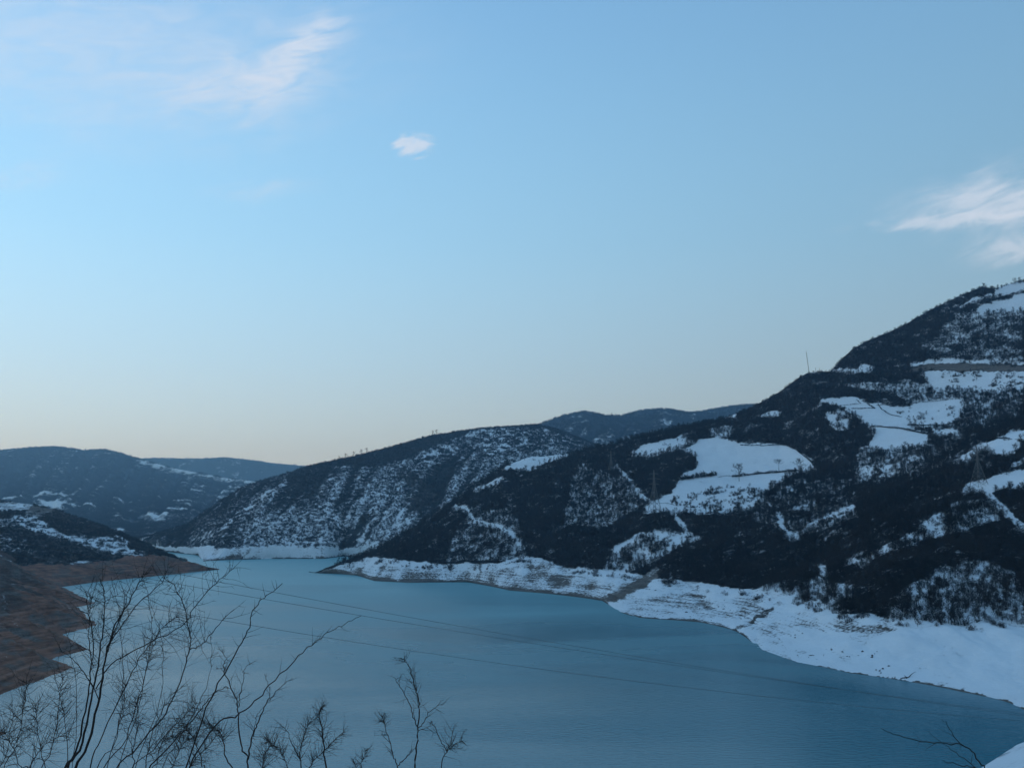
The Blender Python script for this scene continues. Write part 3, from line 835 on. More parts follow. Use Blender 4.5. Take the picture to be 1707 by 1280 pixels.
PROTO_TREES = [tree_proto(100 + i, spread=0.30 + 0.04 * (i % 3), clear=0.18 + 0.06 * (i % 3)) for i in range(5)]
TREE_MESHES = [(t.mesh('tree_trunk', M_TRUNK), c.mesh('tree_crown', M_TWIG)) for t, c in PROTO_TREES]
src = bpy.data.collections.new('plant_shapes')           # sources for the woods, not part of the scene itself
def source(buf, mat, nm):
    o = bpy.data.objects.new(nm, buf.mesh(nm, mat))
    src.objects.link(o)
for i, (t, c) in enumerate(PROTO_TREES):
    both = Buf()
    both.v = t.v + c.v
    both.f = t.f + [tuple(k + len(t.v) for k in f) for f in c.f]
    source(both, M_TWIG, 'a%d_bare_tree' % i)
for i in range(3):
    source(shrub_proto(200 + i), M_SCRUB, 'b%d_scrub' % i)
for i in range(2):
    source(shrub_proto(210 + i, n=70, wide=1.5, wid=0.09), M_SCRUB, 'c%d_thicket' % i)
N_TREE, N_SHRUB, N_THICK = 5, 3, 2

def plant_group():
    g = bpy.data.node_groups.new('plants_on_points', 'GeometryNodeTree')
    g.interface.new_socket('Geometry', in_out='INPUT', socket_type='NodeSocketGeometry')
    g.interface.new_socket('Geometry', in_out='OUTPUT', socket_type='NodeSocketGeometry')
    gi, go = g.nodes.new('NodeGroupInput'), g.nodes.new('NodeGroupOutput')
    ci = g.nodes.new('GeometryNodeCollectionInfo')
    ci.inputs['Collection'].default_value = src
    ci.inputs['Separate Children'].default_value = True
    ci.inputs['Reset Children'].default_value = True
    iop = g.nodes.new('GeometryNodeInstanceOnPoints')
    iop.inputs['Pick Instance'].default_value = True
    def named(nm, ty):
        n = g.nodes.new('GeometryNodeInputNamedAttribute')
        n.data_type = ty
        n.inputs['Name'].default_value = nm
        return n.outputs['Attribute']
    L = g.links.new
    L(gi.outputs[0], iop.inputs['Points'])
    L(ci.outputs[0], iop.inputs['Instance'])
    L(named('shape', 'INT'), iop.inputs['Instance Index'])
    L(named('turn', 'FLOAT_VECTOR'), iop.inputs['Rotation'])
    L(named('size', 'FLOAT_VECTOR'), iop.inputs['Scale'])
    L(iop.outputs[0], go.inputs[0])
    return g
PLANTS = plant_group()

def plant_mass(name, label, pos, shape, height, rng, tilt=0.08):
    n = len(pos)
    me = bpy.data.meshes.new(name)
    me.vertices.add(n)
    me.vertices.foreach_set('co', np.asarray(pos, np.float32).ravel())
    a = me.attributes.new('shape', 'INT', 'POINT')
    a.data.foreach_set('value', shape.astype(np.int32))
    turn = np.stack([rng.uniform(-tilt, tilt, n), rng.uniform(-tilt, tilt, n), rng.uniform(0, 6.28, n)], -1)
    a = me.attributes.new('turn', 'FLOAT_VECTOR', 'POINT')
    a.data.foreach_set('vector', turn.astype(np.float32).ravel())
    w = height * rng.uniform(0.8, 1.25, n)
    a = me.attributes.new('size', 'FLOAT_VECTOR', 'POINT')
    a.data.foreach_set('vector', np.stack([w, w, height], -1).astype(np.float32).ravel())
    o = add_obj(name, me, kind='stuff', label=label)
    md = o.modifiers.new('plants', 'NODES')
    md.node_group = PLANTS
    return o

def kinds(n, rng, p_tree, p_shrub):
    r = rng.random(n)
    sh = np.where(r < p_tree, rng.integers(0, N_TREE, n),
                  np.where(r < p_tree + p_shrub, N_TREE + rng.integers(0, N_SHRUB, n), N_TREE + N_SHRUB + rng.integers(0, N_THICK, n)))
    return sh, r

# the big mountain: woods and scrub
p, ii, jj, dens = scatter(mountain, 0.115, RNG, clump=9.0, seed=3)
sh, r = kinds(len(p), RNG, 0.45, 0.33)
ridge = (ii > 0.95 * mountain.P.shape[0]) & (sh < N_TREE)
sh = np.where(ridge, N_TREE + RNG.integers(0, N_SHRUB + N_THICK, len(p)), sh)
hgt = np.where(sh < N_TREE, RNG.uniform(4.2, 8.5, len(p)), np.where(sh < N_TREE + N_SHRUB, RNG.uniform(2.0, 4.0, len(p)), RNG.uniform(2.0, 3.4, len(p))))
open_ = dens < 0.5
sh = np.where(open_ & (sh < N_TREE) & (RNG.random(len(p)) < 0.85), N_TREE + RNG.integers(0, N_SHRUB, len(p)), sh)
hgt = np.where(open_, np.where(sh < N_TREE, hgt * 0.8, RNG.uniform(1.5, 3.2, len(p))), hgt)
PXs, PYs = mountain.X[ii, jj], mountain.Y[ii, jj]
front = (PXs > 1395) & (PXs < 1712) & (PYs > 935) & (sh < N_TREE)
dist = np.where(front, np.hypot(p[:, 0], p[:, 1]), 1e9)
pick = np.argsort(dist)[:300]
pick = pick[dist[pick] < 1e8]
keep = np.ones(len(p), bool)
keep[pick] = False
plant_mass('forest', 'dark leafless woods and scrub covering the big right-hand mountain', p[keep], sh[keep], hgt[keep], RNG)
print('mountain plants', keep.sum(), 'single trees', len(pick))
for k in pick:
    e = add_obj('bare_tree', None, label='slim bare tree in the dark wood directly above the wide snowy shore', category='tree', group='bare trees along the foot of the wood', loc=tuple(p[k]))
    e.rotation_euler = (RNG.uniform(-.06, .06), RNG.uniform(-.06, .06), RNG.uniform(0, 6.28))
    h_ = float(hgt[k]) * 1.15
    e.scale = (h_, h_, h_)
    t_, c_ = TREE_MESHES[int(sh[k])]
    add_obj('trunk', t_, parent=e)
    add_obj('crown', c_, parent=e)

# stones and ledges showing through the snow of the drawdown shore
def shore_stones():
    rng = np.random.default_rng(77)
    P_, X_, Y_ = mountain.P, mountain.X, mountain.Y
    ok = (mountain.cov['rock'] > 0.4) & (mountain.cov['streak'] > 0.1) & (P_[..., 2] > 0.6) & (X_ < 1480)
    w = ok * np.clip((fbm(P_[..., 0] / 16, P_[..., 1] / 16, 91, 3) - 0.50) * 8, 0, 1)
    ii_, jj_ = np.nonzero(rng.random(w.shape) < w * 0.035)
    V, F = [], []
    octa = np.array([(1, 0, 0), (0, 1, 0), (-1, 0, 0), (0, -1, 0), (0, 0, 1), (0, 0, -.6)], float)
    fo = [(0, 1, 4), (1, 2, 4), (2, 3, 4), (3, 0, 4), (1, 0, 5), (2, 1, 5), (3, 2, 5), (0, 3, 5)]
    for i, j in zip(ii_, jj_):
        r_ = rng.uniform(0.3, 1.0) ** 2 * 0.8 + 0.15
        v = octa * np.array((rng.uniform(.7, 1.8), rng.uniform(.6, 1.2), rng.uniform(.4, .8))) * r_ + rng.normal(0, .14 * r_, (6, 3))
        a_ = rng.uniform(0, 6.28)
        c_, s__ = math.cos(a_), math.sin(a_)
        v = np.stack([v[:, 0] * c_ - v[:, 1] * s__, v[:, 0] * s__ + v[:, 1] * c_, v[:, 2]], -1) + P_[i, j] + np.array((rng.uniform(-1, 1), rng.uniform(-1, 1), 0.05))
        n0 = len(V)
        V.extend(v)
        F.extend([tuple(n0 + k for k in f) for f in fo])
    m_st, Nn, bb = principled('shore_stone', (0.07, 0.06, 0.052), 0.95, 0.1)
    add_obj('shore_stones', mesh_from('shore_stones', V, np.array(F)), m_st, kind='stuff', label='dark stones showing through the snow along the drawdown shore')
    print('stones', len(V) // 6)
shore_stones()

for s_, nm, lb, dn, cl, pt_, ps_, h0, h1, sd_ in (
        (hill, 'hillside_scrub', 'dark scrub scattered over the snow of the speckled hill', 0.060, 11.0, 0.2, 0.5, 2.2, 4.8, 5),
        (far_hill, 'distant_wood', 'distant wood covering the rounded blue hill', 0.006, 40.0, 0.1, 0.2, 6, 11, 6),
        (valley_hill, 'valley_wood', 'hazy wood covering the broad valley hill', 0.004, 60.0, 0.1, 0.2, 6, 12, 7),
        (ridge_hill, 'ridge_wood', 'hazy wood along the distant ridge', 0.002, 60.0, 0.1, 0.2, 8, 15, 8),
        (spur, 'spur_scrub', 'dark scrub over the left-hand spur', 0.085, 9.0, 0.12, 0.48, 1.6, 3.6, 9),
        (bank, 'bank_scrub', 'low dark scrub on the upper part of the brown bank', 0.10, 9.0, 0.05, 0.6, 1.0, 2.6, 10)):
    q, a_, b_, d_ = scatter(s_, dn, RNG, clump=cl, seed=sd_)
    sh_, _ = kinds(len(q), RNG, pt_, ps_)
    plant_mass(nm, lb, q, sh_, RNG.uniform(h0, h1, len(q)), RNG)
    print(nm, len(q))

# ------------------------------------------------------------------ lone trees, hedges and walls on the fields
def tree_mesh(seed, **kw):
    t, c = tree_proto(seed, **kw)
    return t.mesh('tree_trunk', M_TRUNK), c.mesh('tree_crown', M_TWIG)

def lone_tree(px, py, h, label, seed, sheet_=None, group=None, name='bare_tree', **kw):
    o = add_obj(name, None, label=label, category='tree', group=group, loc=tuple(on_sheet(sheet_ or mountain, px, py)))
    o.scale = (h, h, h)
    t, c = tree_mesh(seed, **kw)
    add_obj('trunk', t, parent=o)
    add_obj('crown', c, parent=o)
    return o
BIG = dict(spread=0.46, clear=0.22, nb=13, tw=10, wid=0.016)
lone_tree(1233, 801, 22, 'tall spreading bare tree at the middle of the big snowfield hedge', 301, **BIG)
lone_tree(1298, 784, 14, 'flat-topped bare tree between the two tall trees of the snowfield hedge', 302, spread=0.5, clear=0.5, nb=10, tw=9, wid=0.02)
lone_tree(1336, 792, 19, 'dark bare tree at the right-hand end of the big snowfield hedge', 303, **BIG)
lone_tree(1517, 712, 14, 'thin bare tree at the corner of the upper snowfield', 304, spread=0.25, clear=0.3, nb=10, tw=7, wid=0.014)
lone_tree(1604, 712, 13, 'bushy dark tree at the right edge of the upper snowfield', 305, **BIG)
lone_tree(1555, 738, 14, 'broad dark tree standing right of the lower snowfield', 306, **BIG)
lone_tree(1691, 474, 10, 'rounded dark tree on the summit snowfield', 307, **BIG)
lone_tree(1700, 473, 11, 'upright dark tree at the summit beside the rounded one', 308, spread=0.22, clear=0.1, nb=14, tw=9, wid=0.02)
lone_tree(1642, 482, 10, 'broad-crowned tree sticking out of the summit ridge wood', 309, spread=0.42, clear=0.22, nb=13, tw=9, wid=0.024)
lone_tree(1664, 484, 9, 'narrow upright tree at the edge of the summit wood', 310, spread=0.2, clear=0.1, nb=13, tw=9, wid=0.02)
lone_tree(1640, 806, 6, 'small bare tree on the near snow-capped spur', 311, **BIG)
lone_tree(1392, 845, 9, 'thin bare tree on the slanting snow strip', 312, spread=0.3, clear=0.25, nb=9, tw=7, wid=0.016)
for i, (px, py, h) in enumerate([(727, 724, 14), (721, 725, 12), (566, 768, 12), (575, 765, 13), (590, 760, 12), (603, 757, 13), (612, 754, 12), (1019, 692, 15), (1025, 693, 13)]):
    lone_tree(px, py, h, ['pair of small trees breaking the smooth skyline of the speckled hill', 'small tree in the ragged row on the low skyline of the speckled hill', 'small tree in the dip of the rounded blue hill skyline'][0 if i < 2 else (1 if i < 7 else 2)].replace('pair of small trees', 'small paired tree'),
              320 + i, sheet_=hill if i < 7 else far_hill, group=['paired skyline trees', 'row of skyline trees', 'trees in the skyline dip'][0 if i < 2 else (1 if i < 7 else 2)], spread=0.42, clear=0.15, nb=11, tw=7, wid=0.03)

def hedge(line, h, label, seed, width=None, per_m=9.0, name='hedge', category='hedge'):
    rnd = random.Random(seed)
    pts = [Vector(on_sheet(mountain, *q)) for q in line]
    base = pts[0].copy()
    stems, leaves = Buf(), Buf()
    wd = width or h * 0.5
    for a, b_ in zip(pts[:-1], pts[1:]):
        L = (b_ - a).length
        for _ in range(int(L * per_m)):
            q = a.lerp(b_, rnd.random()) - base + Vector((rnd.gauss(0, wd * .35), rnd.gauss(0, wd * .35), 0))
            hh = h * rnd.uniform(0.45, 1.0) * (0.75 + 0.5 * math.sin(q.x * 0.4 + seed) * math.sin(q.x * .13 + q.y * .2))
            for _k in range(3):
                leaves.sliver(q + Vector((rnd.uniform(-.4, .4), rnd.uniform(-.4, .4), hh * rnd.uniform(-0.1, .75))), (rnd.uniform(-.8, .8), rnd.uniform(-.8, .8), rnd.uniform(.1, 1.2)), h * rnd.uniform(.25, .45), h * 0.09, rnd)
            if rnd.random() < 0.18:
                stems.tube([q - Vector((0, 0, .4)), q + Vector((rnd.uniform(-.3, .3), rnd.uniform(-.3, .3), hh * .8))], [.09, .04], 3)
    o = add_obj(name, None, label=label, category=category, group='hedges and thickets around the snowfields', loc=tuple(base))
    add_obj('twigs', leaves.mesh('hedge_twigs', M_SCRUB), parent=o)
    add_obj('stems', stems.mesh('hedge_stems', M_TWIG), parent=o)
    return o
hedge([(1137, 798), (1160, 796), (1192, 791)], 8.5, 'rounded thicket at the left end of the big snowfield hedge', 1, per_m=7, width=6)
hedge([(1196, 795), (1208, 793), (1218, 793)], 2.0, 'broken low scrub in the gap of the big snowfield hedge', 2, per_m=5)
hedge([(1222, 795), (1250, 792), (1280, 788), (1332, 785)], 4.5, 'long dark hedge dividing the big snowfield', 3, per_m=10)
hedge([(1235, 743), (1270, 743), (1310, 740)], 2.6, 'dark hedge along the top of the big snowfield', 4, per_m=8)
hedge([(1310, 740), (1325, 748), (1340, 760), (1352, 770), (1362, 783)], 2.6, 'curved hedge down the right-hand side of the big snowfield', 5, per_m=8)
hedge([(1392, 677), (1415, 675), (1434, 672), (1428, 667)], 1.8, 'hooked hedge under the topmost small snowfield', 6, per_m=8)
hedge([(1420, 682), (1440, 682), (1458, 680), (1446, 672)], 2.4, 'thick hooked hedge in the middle of the upper snowfields', 7, per_m=9)
hedge([(1464, 673), (1470, 682), (1484, 691), (1502, 697)], 1.8, 'slanting hedge across the upper snowfield', 8, per_m=8)
hedge([(1450, 714), (1472, 714), (1500, 717), (1546, 724)], 3.4, 'dark hedge between the upper and lower snowfields', 9, per_m=9)
hedge([(1513, 710), (1540, 711), (1570, 709), (1600, 703)], 3.0, 'bumpy hedge along the bottom of the upper snowfield', 10, per_m=8)
hedge([(1462, 675), (1500, 674), (1540, 670), (1575, 667), (1602, 667)], 1.8, 'thin hedge along the top of the upper snowfield', 11, per_m=7)
hedge([(1094, 838), (1112, 839), (1130, 843)], 1.4, 'short low wall of brush in the lower snowfield corner', 12, per_m=6)
hedge([(1620, 744), (1640, 735), (1668, 734), (1700, 735)], 2.2, 'dark scrub line behind the snow-capped spur', 13, per_m=7)
hedge([(1655, 792), (1668, 789), (1682, 792)], 1.6, 'low brush patch on the lower snow-capped spur', 14, per_m=9, width=5)

# ------------------------------------------------------------------ pylons, mast and cables
m_steel, Ns, bs = principled('galvanised_steel', (0.13, 0.125, 0.12), 0.6, 0.4)
Ns.put(bs.inputs['Base Color'], Ns.mix(Ns.noise(Ns.new('ShaderNodeNewGeometry').outputs['Position'], 0.4, 3.0), (0.09, 0.085, 0.08), (0.17, 0.165, 0.16)))
def bar(buf, a, b_, r):
    buf.tube([a, b_], [r, r], 4)
def lattice_pylon(px, py, H, label, yaw, base_w=0.19):
    o = add_obj('lattice_pylon', None, label=label, category='pylon', group='lattice pylons on the mountain', loc=tuple(on_sheet(mountain, px, py) - np.array((0, 0, 0.6))))
    o.rotation_euler = (0, 0, yaw)
    def half(z):
        t = z / H
        return H * (base_w * 0.5 * (1 - t / 0.62) + 0.022 if t < 0.62 else 0.022 - 0.018 * (t - .62) / .38)
    lev = [0, .14, .27, .38, .48, .56, .62, .69, .76, .83, .90, 1.0]
    cor = ((-1, -1), (1, -1), (1, 1), (-1, 1))
    for cx, cy in cor:
        lb = Buf()
        lb.tube([(cx * half(t * H), cy * half(t * H), t * H) for t in lev], [0.24 * H / 45] * len(lev), 4)
        add_obj('leg', lb.mesh('pylon_leg', m_steel), parent=o)
    br = Buf()
    for t0, t1 in zip(lev[:-1], lev[1:]):
        h0, h1 = half(t0 * H), half(t1 * H)
        for k in range(4):
            (ax, ay), (bx_, by_) = cor[k], cor[(k + 1) % 4]
            bar(br, (ax * h0, ay * h0, t0 * H), (bx_ * h1, by_ * h1, t1 * H), 0.11 * H / 45)
            bar(br, (bx_ * h0, by_ * h0, t0 * H), (ax * h1, ay * h1, t1 * H), 0.11 * H / 45)
            bar(br, (ax * h1, ay * h1, t1 * H), (bx_ * h1, by_ * h1, t1 * H), 0.10 * H / 45)
    add_obj('bracing', br.mesh('pylon_bracing', m_steel), parent=o)
    for t, w in ((.66, .15), (.78, .19), (.90, .13)):
        cb, z = Buf(), t * H
        hw = half(z)
        for sgn in (-1, 1):
            tip = Vector((sgn * w * H, 0, z + 0.012 * H))
            for q in ((sgn * hw, -hw, z), (sgn * hw, hw, z), (sgn * hw, 0, z + .035 * H)):
                bar(cb, q, tip, 0.14 * H / 45)
            bar(cb, (sgn * (hw + w * H) * .5, 0, z + .02 * H), (sgn * (hw + w * H) * .5, 0, z + .004 * H), 0.1 * H / 45)
        ca = add_obj('crossarm', cb.mesh('pylon_crossarm', m_steel), parent=o)
        for sgn in (-1, 1):
            ib = Buf()
            ib.tube([(sgn * w * H, 0, z + .012 * H), (sgn * w * H, 0, z - .035 * H)], [0.12, 0.12], 5)
            add_obj('insulator', ib.mesh('pylon_insulator', m_steel), parent=ca)
    return o
lattice_pylon(1092, 854, 48, 'tall lattice pylon in front of the dark wood left of the big snowfield', 0.5)
lattice_pylon(1632, 812, 32, 'wide-legged lattice pylon standing between the two snow-capped spurs', 0.2, base_w=0.26)
lattice_pylon(1018, 786, 30, 'faint lattice pylon on the dark slope near the skyline', 0.4)

def mast(px, py, H, label, lean, w=0.5, name='radio_mast'):
    p0 = on_sheet(mountain, px, py)
    o = add_obj(name, None, label=label, category='mast', loc=tuple(p0 - np.array((0, 0, 1.0))))
    tri = [(math.cos(a) * w, math.sin(a) * w) for a in (0.3, 2.4, 4.5)]
    n = max(3, int(H / 2.2))
    for x, y in tri:
        b_ = Buf()
        bar(b_, (x, y, 0), (x * .6 + lean, y * .6, H), 0.10)
        add_obj('leg', b_.mesh('mast_leg', m_steel), parent=o)
    b_ = Buf()
    for i in range(n):
        t0, t1 = i / n, (i + 1) / n
        for k in range(3):
            a, c = tri[k], tri[(k + 1) % 3]
            f0, f1 = 1 - .4 * t0, 1 - .4 * t1
            bar(b_, (a[0] * f0 + lean * t0, a[1] * f0, t0 * H), (c[0] * f1 + lean * t1, c[1] * f1, t1 * H), 0.05)
    add_obj('bracing', b_.mesh('mast_bracing', m_steel), parent=o)
    b_ = Buf()
    bar(b_, (lean, 0, H), (lean * 1.08, 0, H * 1.1), 0.09)
    add_obj('antenna', b_.mesh('mast_antenna', m_steel), parent=o)
mast(1349, 620.5, 31, 'tall thin radio mast on the flat shoulder of the skyline', -2.6)
mast(1360, 620, 7.5, 'short post just right of the tall radio mast', 0.0, 0.2, 'ridge_post')
mast(1367, 620, 7.0, 'second short post right of the tall radio mast', 0.0, 0.2, 'ridge_post')

m_cable, _, _ = principled('aluminium_cable', (0.05, 0.05, 0.05), 0.6, 0.3)
def cable(obs, D0, D1, label):
    """a sagging conductor through the given sight lines, from D0 metres out at the left to D1 at the right"""
    xs_ = np.array([q[0] for q in obs], float)
    ys_ = np.array([q[1] for q in obs], float)
    co = np.polyfit(xs_, ys_, 2)
    px = np.linspace(-420, 2250, 90)
    # straight in plan between the two ends: equal steps of 1/D along the picture
    iv = np.interp(px, [0, 1707], [1 / D0, 1 / D1])
    iv = 1 / D0 + (1 / D1 - 1 / D0) * px / 1707.0
    py = np.polyval(co, px)
    P_ = [pt(a, b_, 1 / c) for a, b_, c in zip(px, py, iv)]
    zz = np.array([q[2] for q in P_])
    buf = Buf()
    buf.tube([(q[0], q[1], z) for q, z in zip(P_, zz)], [0.031] * len(P_), 5)
    add_obj('power_cable', buf.mesh('power_cable', m_cable), label=label, category='cable', group='power cables over the water')
cable([(312, 960), (427, 981), (612, 1014), (827, 1054.5), (980, 1081), (1092, 1100), (1205, 1116)], 150, 215, 'uppermost of the three power cables over the water')
cable([(240, 963), (427, 996.5), (605, 1025.5), (827, 1062.5), (980, 1087), (1092, 1103)], 146, 210, 'middle power cable over the water, closing on the upper one')
cable([(125, 990), (400, 1038.5), (612, 1073), (827, 1104), (992, 1127.5), (1155, 1147), (1240, 1156)], 140, 205, 'lowest of the three power cables over the water')

# ------------------------------------------------------------------ driftwood on the snowy shore
def driftwood():
    rnd = random.Random(5)
    p0 = on_sheet(mountain, 1512, 1131)
    o = add_obj('driftwood', None, label='dark washed-up branches lying on the snow at the water edge', category='driftwood', loc=tuple(p0 + np.array((0, 0, .2))))
    for k, (dx, dz, L) in enumerate(((1, .25, 7), (-1, .1, 5), (.8, .5, 3.4), (.4, -.1, 5), (-.6, .4, 2.6))):
        b_ = Buf()
        q, _ = bent((rnd.uniform(-1, 1), rnd.uniform(-1, 1), .1), (dx, rnd.uniform(-.6, .6), dz * .4), L, 5, rnd, .25, 0)
        b_.tube(q, [.22, .2, .17, .13, .09, .04], 5)
        add_obj('branch', b_.mesh('driftwood_branch', M_BARK), parent=o)
driftwood()

# ------------------------------------------------------------------ bare bushes in front of the camera
def ground_near(x, y):
    sy = np.interp(x, [-420, -250, -120, 0, 80, 146, 176, 230, 420], [120, 150, 175, 190, 218, 291, 322, 350, 420])
    return float(np.interp(sy - y, [-40, 0, 60, 130, 178, 187.5, 200, 300, 600], [-14, 0, 22, 48, 71, 78.0, 78.4, 84, 150]))

def smooth_path(P_, n):
    P_ = [Vector(q) for q in P_]
    P_ = [P_[0] * 2 - P_[1]] + P_ + [P_[-1] * 2 - P_[-2]]
    out = []
    for i in range(1, len(P_) - 2):
        a, b_, c, d = P_[i - 1:i + 3]
        for j in range(n):
            t = j / n
            out.append(0.5 * ((2 * b_) + (c - a) * t + (2 * a - 5 * b_ + 4 * c - d) * t * t + (3 * b_ - a - 3 * c + d) * t ** 3))
    out.append(P_[-2])
    return out

def twiggy(buf, p, d, L, r, depth, rnd, up=0.06):
    n = max(3, int(L / 0.07))
    path, dd_ = bent(p, d, L, n, rnd, 0.24, up)
    buf.tube(path, [r * (1 - 0.75 * i / n) for i in range(n + 1)], 4 if r > 0.004 else 3)
    if depth <= 0:
        return
    k = max(2, int(L * rnd.uniform(5, 9)))
    for j in range(k):
        t = rnd.uniform(0.12, 1.0) * n
        i = min(int(t), n - 1)
        q = path[i].lerp(path[i + 1], t - i)
        ax = (path[i + 1] - path[i]).normalized()
        side = ax.cross(Vector((rnd.uniform(-1, 1), rnd.uniform(-1, 1), rnd.uniform(-1, 1)))).normalized()
        twiggy(buf, q, ax * rnd.uniform(.2, .9) + side * rnd.uniform(.7, 1.2), L * rnd.uniform(.25, .6), max(r * 0.55, 0.0018), depth - 1, rnd, up)

def bush(label, D, stems, seed, base_px, twig_len=(0.25, 0.6), per_m=9, depth=1, twig_r=0.005, up=0.08, spread_d=0.5, start=0.12, name='bare_bush', thin=0.56):
    rnd = random.Random(seed)
    b0 = pt(base_px, 1330, D)
    base = Vector((b0[0], b0[1], ground_near(b0[0], b0[1]) - 0.15))
    o = add_obj(name, None, label=label, category='bush', group='leafless bushes in front of the water', loc=base)
    tw = Buf()
    for k, (line, r0, r1, rooted) in enumerate(stems):
        dD = rnd.uniform(-spread_d, spread_d)
        P_ = []
        for i, (x, y) in enumerate(line):
            P_.append(Vector(pt(x, y, D + dD * (0.5 + 0.5 * i / max(1, len(line) - 1)))))
        if rooted:
            foot = base + Vector((rnd.uniform(-.25, .25), rnd.uniform(-.25, .25), 0))
            P_ = [foot, foot.lerp(P_[0], 0.5) + Vector((rnd.uniform(-.12, .12), 0, 0.0))] + P_
        path = smooth_path([q - base for q in P_], 5)
        path = [q + Vector((rnd.gauss(0, .006), rnd.gauss(0, .006), rnd.gauss(0, .006))) for q in path]
        n = len(path)
        sb = Buf()
        sb.tube(path, [thin * (r0 + (r1 - r0) * i / (n - 1)) for i in range(n)], 6)
        add_obj('stem', sb.mesh('bush_stem', M_BARK, True), parent=o)
        Ls = sum((path[i + 1] - path[i]).length for i in range(n - 1))
        lo = 0.55 if rooted and len(path) > 12 else start
        for _ in range(int(Ls * (1 - lo) * per_m)):
            t = rnd.uniform(lo, 1.0) * (n - 1)
            i = min(int(t), n - 2)
            q = path[i].lerp(path[i + 1], t - i)
            ax = (path[i + 1] - path[i]).normalized()
            side = ax.cross(Vector((rnd.uniform(-1, 1), rnd.uniform(-1, 1), rnd.uniform(-1, 1)))).normalized()
            f = 1.1 - 0.6 * t / (n - 1)
            twiggy(tw, q, ax * rnd.uniform(.3, 1.0) + side * rnd.uniform(.7, 1.1), rnd.uniform(*twig_len) * f, twig_r * 0.65, depth, rnd, up)
    add_obj('twigs', tw.mesh('bush_twigs', M_BARK), parent=o)
    return o

bush('tall many-stemmed bare bush with arching shoots at the lower left', 9.0, [
    ([(105, 1330), (132, 1250), (150, 1180), (163, 1110), (172, 1050), (174, 1000), (168, 965)], 0.0288, 0.0048, True),
    ([(118, 1330), (147, 1240), (166, 1160), (178, 1090), (190, 1045), (212, 1010), (230, 975), (243, 952)], 0.0302, 0.0048, True),
    ([(95, 1335), (125, 1255), (142, 1185), (152, 1120), (155, 1060), (146, 1015), (143, 985)], 0.0245, 0.0040, True),
    ([(160, 1150), (185, 1108), (240, 1075), (300, 1045), (322, 1015), (345, 985), (372, 962), (392, 944)], 0.0122, 0.0048, False),
    ([(180, 1330), (230, 1245), (275, 1190), (300, 1135), (315, 1085), (318, 1060), (306, 1010), (292, 978), (270, 962)], 0.0158, 0.0056, True),
    ([(318, 1082), (338, 1072), (365, 1040), (388, 1015)], 0.0086, 0.0040, False),
    ([(178, 1085), (200, 1045), (232, 1005), (262, 978), (280, 960)], 0.0101, 0.0040, False),
    ([(140, 1330), (172, 1225), (215, 1130), (240, 1085), (270, 1050), (296, 1025)], 0.0144, 0.0040, True),
    ([(60, 1335), (85, 1250), (98, 1180), (104, 1120)], 0.0130, 0.0032, True),
    ([(20, 1335), (50, 1275), (75, 1240), (118, 1222)], 0.0130, 0.0032, True),
    ([(0, 1335), (28, 1240), (40, 1175), (44, 1130)], 0.0101, 0.0032, True),
    ([(110, 1335), (112, 1240), (100, 1160), (92, 1128)], 0.0115, 0.0032, True),
    ([(160, 1330), (210, 1230), (235, 1150), (250, 1090), (262, 1060)], 0.0130, 0.0032, True),
    ([(200, 1330), (255, 1250), (300, 1200), (330, 1170)], 0.0130, 0.0032, True),
    ([(-20, 1335), (5, 1270), (18, 1215), (22, 1190)], .010, .003, True),
    ([(75, 1335), (70, 1260), (62, 1205), (58, 1170)], .010, .003, True),
    ([(150, 1330), (190, 1240), (205, 1180), (212, 1130)], .012, .003, True),
    ([(235, 1335), (245, 1260), (262, 1200), (284, 1160)], .012, .003, True),
    ([(215, 1335), (222, 1250), (232, 1200), (228, 1160)], .012, .003, True),
    ([(40, 1335), (30, 1270), (12, 1230), (0, 1215)], .010, .003, True),
    ([(165, 1165), (140, 1120), (118, 1095), (100, 1085)], .009, .003, False),
    ([(155, 1110), (148, 1060), (150, 1010), (158, 985)], .009, .003, False),
    ([(182, 1075), (205, 1020), (214, 985), (222, 962)], .009, .003, False),
], 21, 120, twig_len=(.16, .55), per_m=15, depth=1, twig_r=.0040, spread_d=.7, up=0.04)
bush('long leaning shoots rising from the lower left bush across the water', 8.0, [
    ([(230, 1340), (282, 1246), (320, 1200), (345, 1170), (364, 1150), (380, 1146)], .016, .005, True),
    ([(300, 1340), (358, 1211), (392, 1194), (419, 1174), (449, 1142), (492, 1099), (518, 1075), (545, 1055), (575, 1040), (603, 1025)], .016, .004, True),
    ([(300, 1330), (345, 1180), (375, 1120), (400, 1078), (415, 1045), (426, 1012), (445, 992), (472, 972)], .014, .005, True),
    ([(170, 1340), (200, 1200), (206, 1100), (198, 1020), (186, 962)], .008, .003, True),
    ([(190, 1340), (232, 1180), (250, 1080), (252, 1020), (238, 965)], .008, .003, True),
    ([(215, 1340), (262, 1190), (272, 1110), (266, 1050), (250, 1005)], .007, .003, True),
    ([(120, 1340), (128, 1220), (124, 1120), (112, 1050)], .007, .003, True),
    ([(255, 1340), (300, 1230), (338, 1160), (352, 1100), (350, 1050)], .007, .003, True),
], 22, 230, twig_len=(.10, .25), per_m=4, depth=0, twig_r=.004, spread_d=.3)
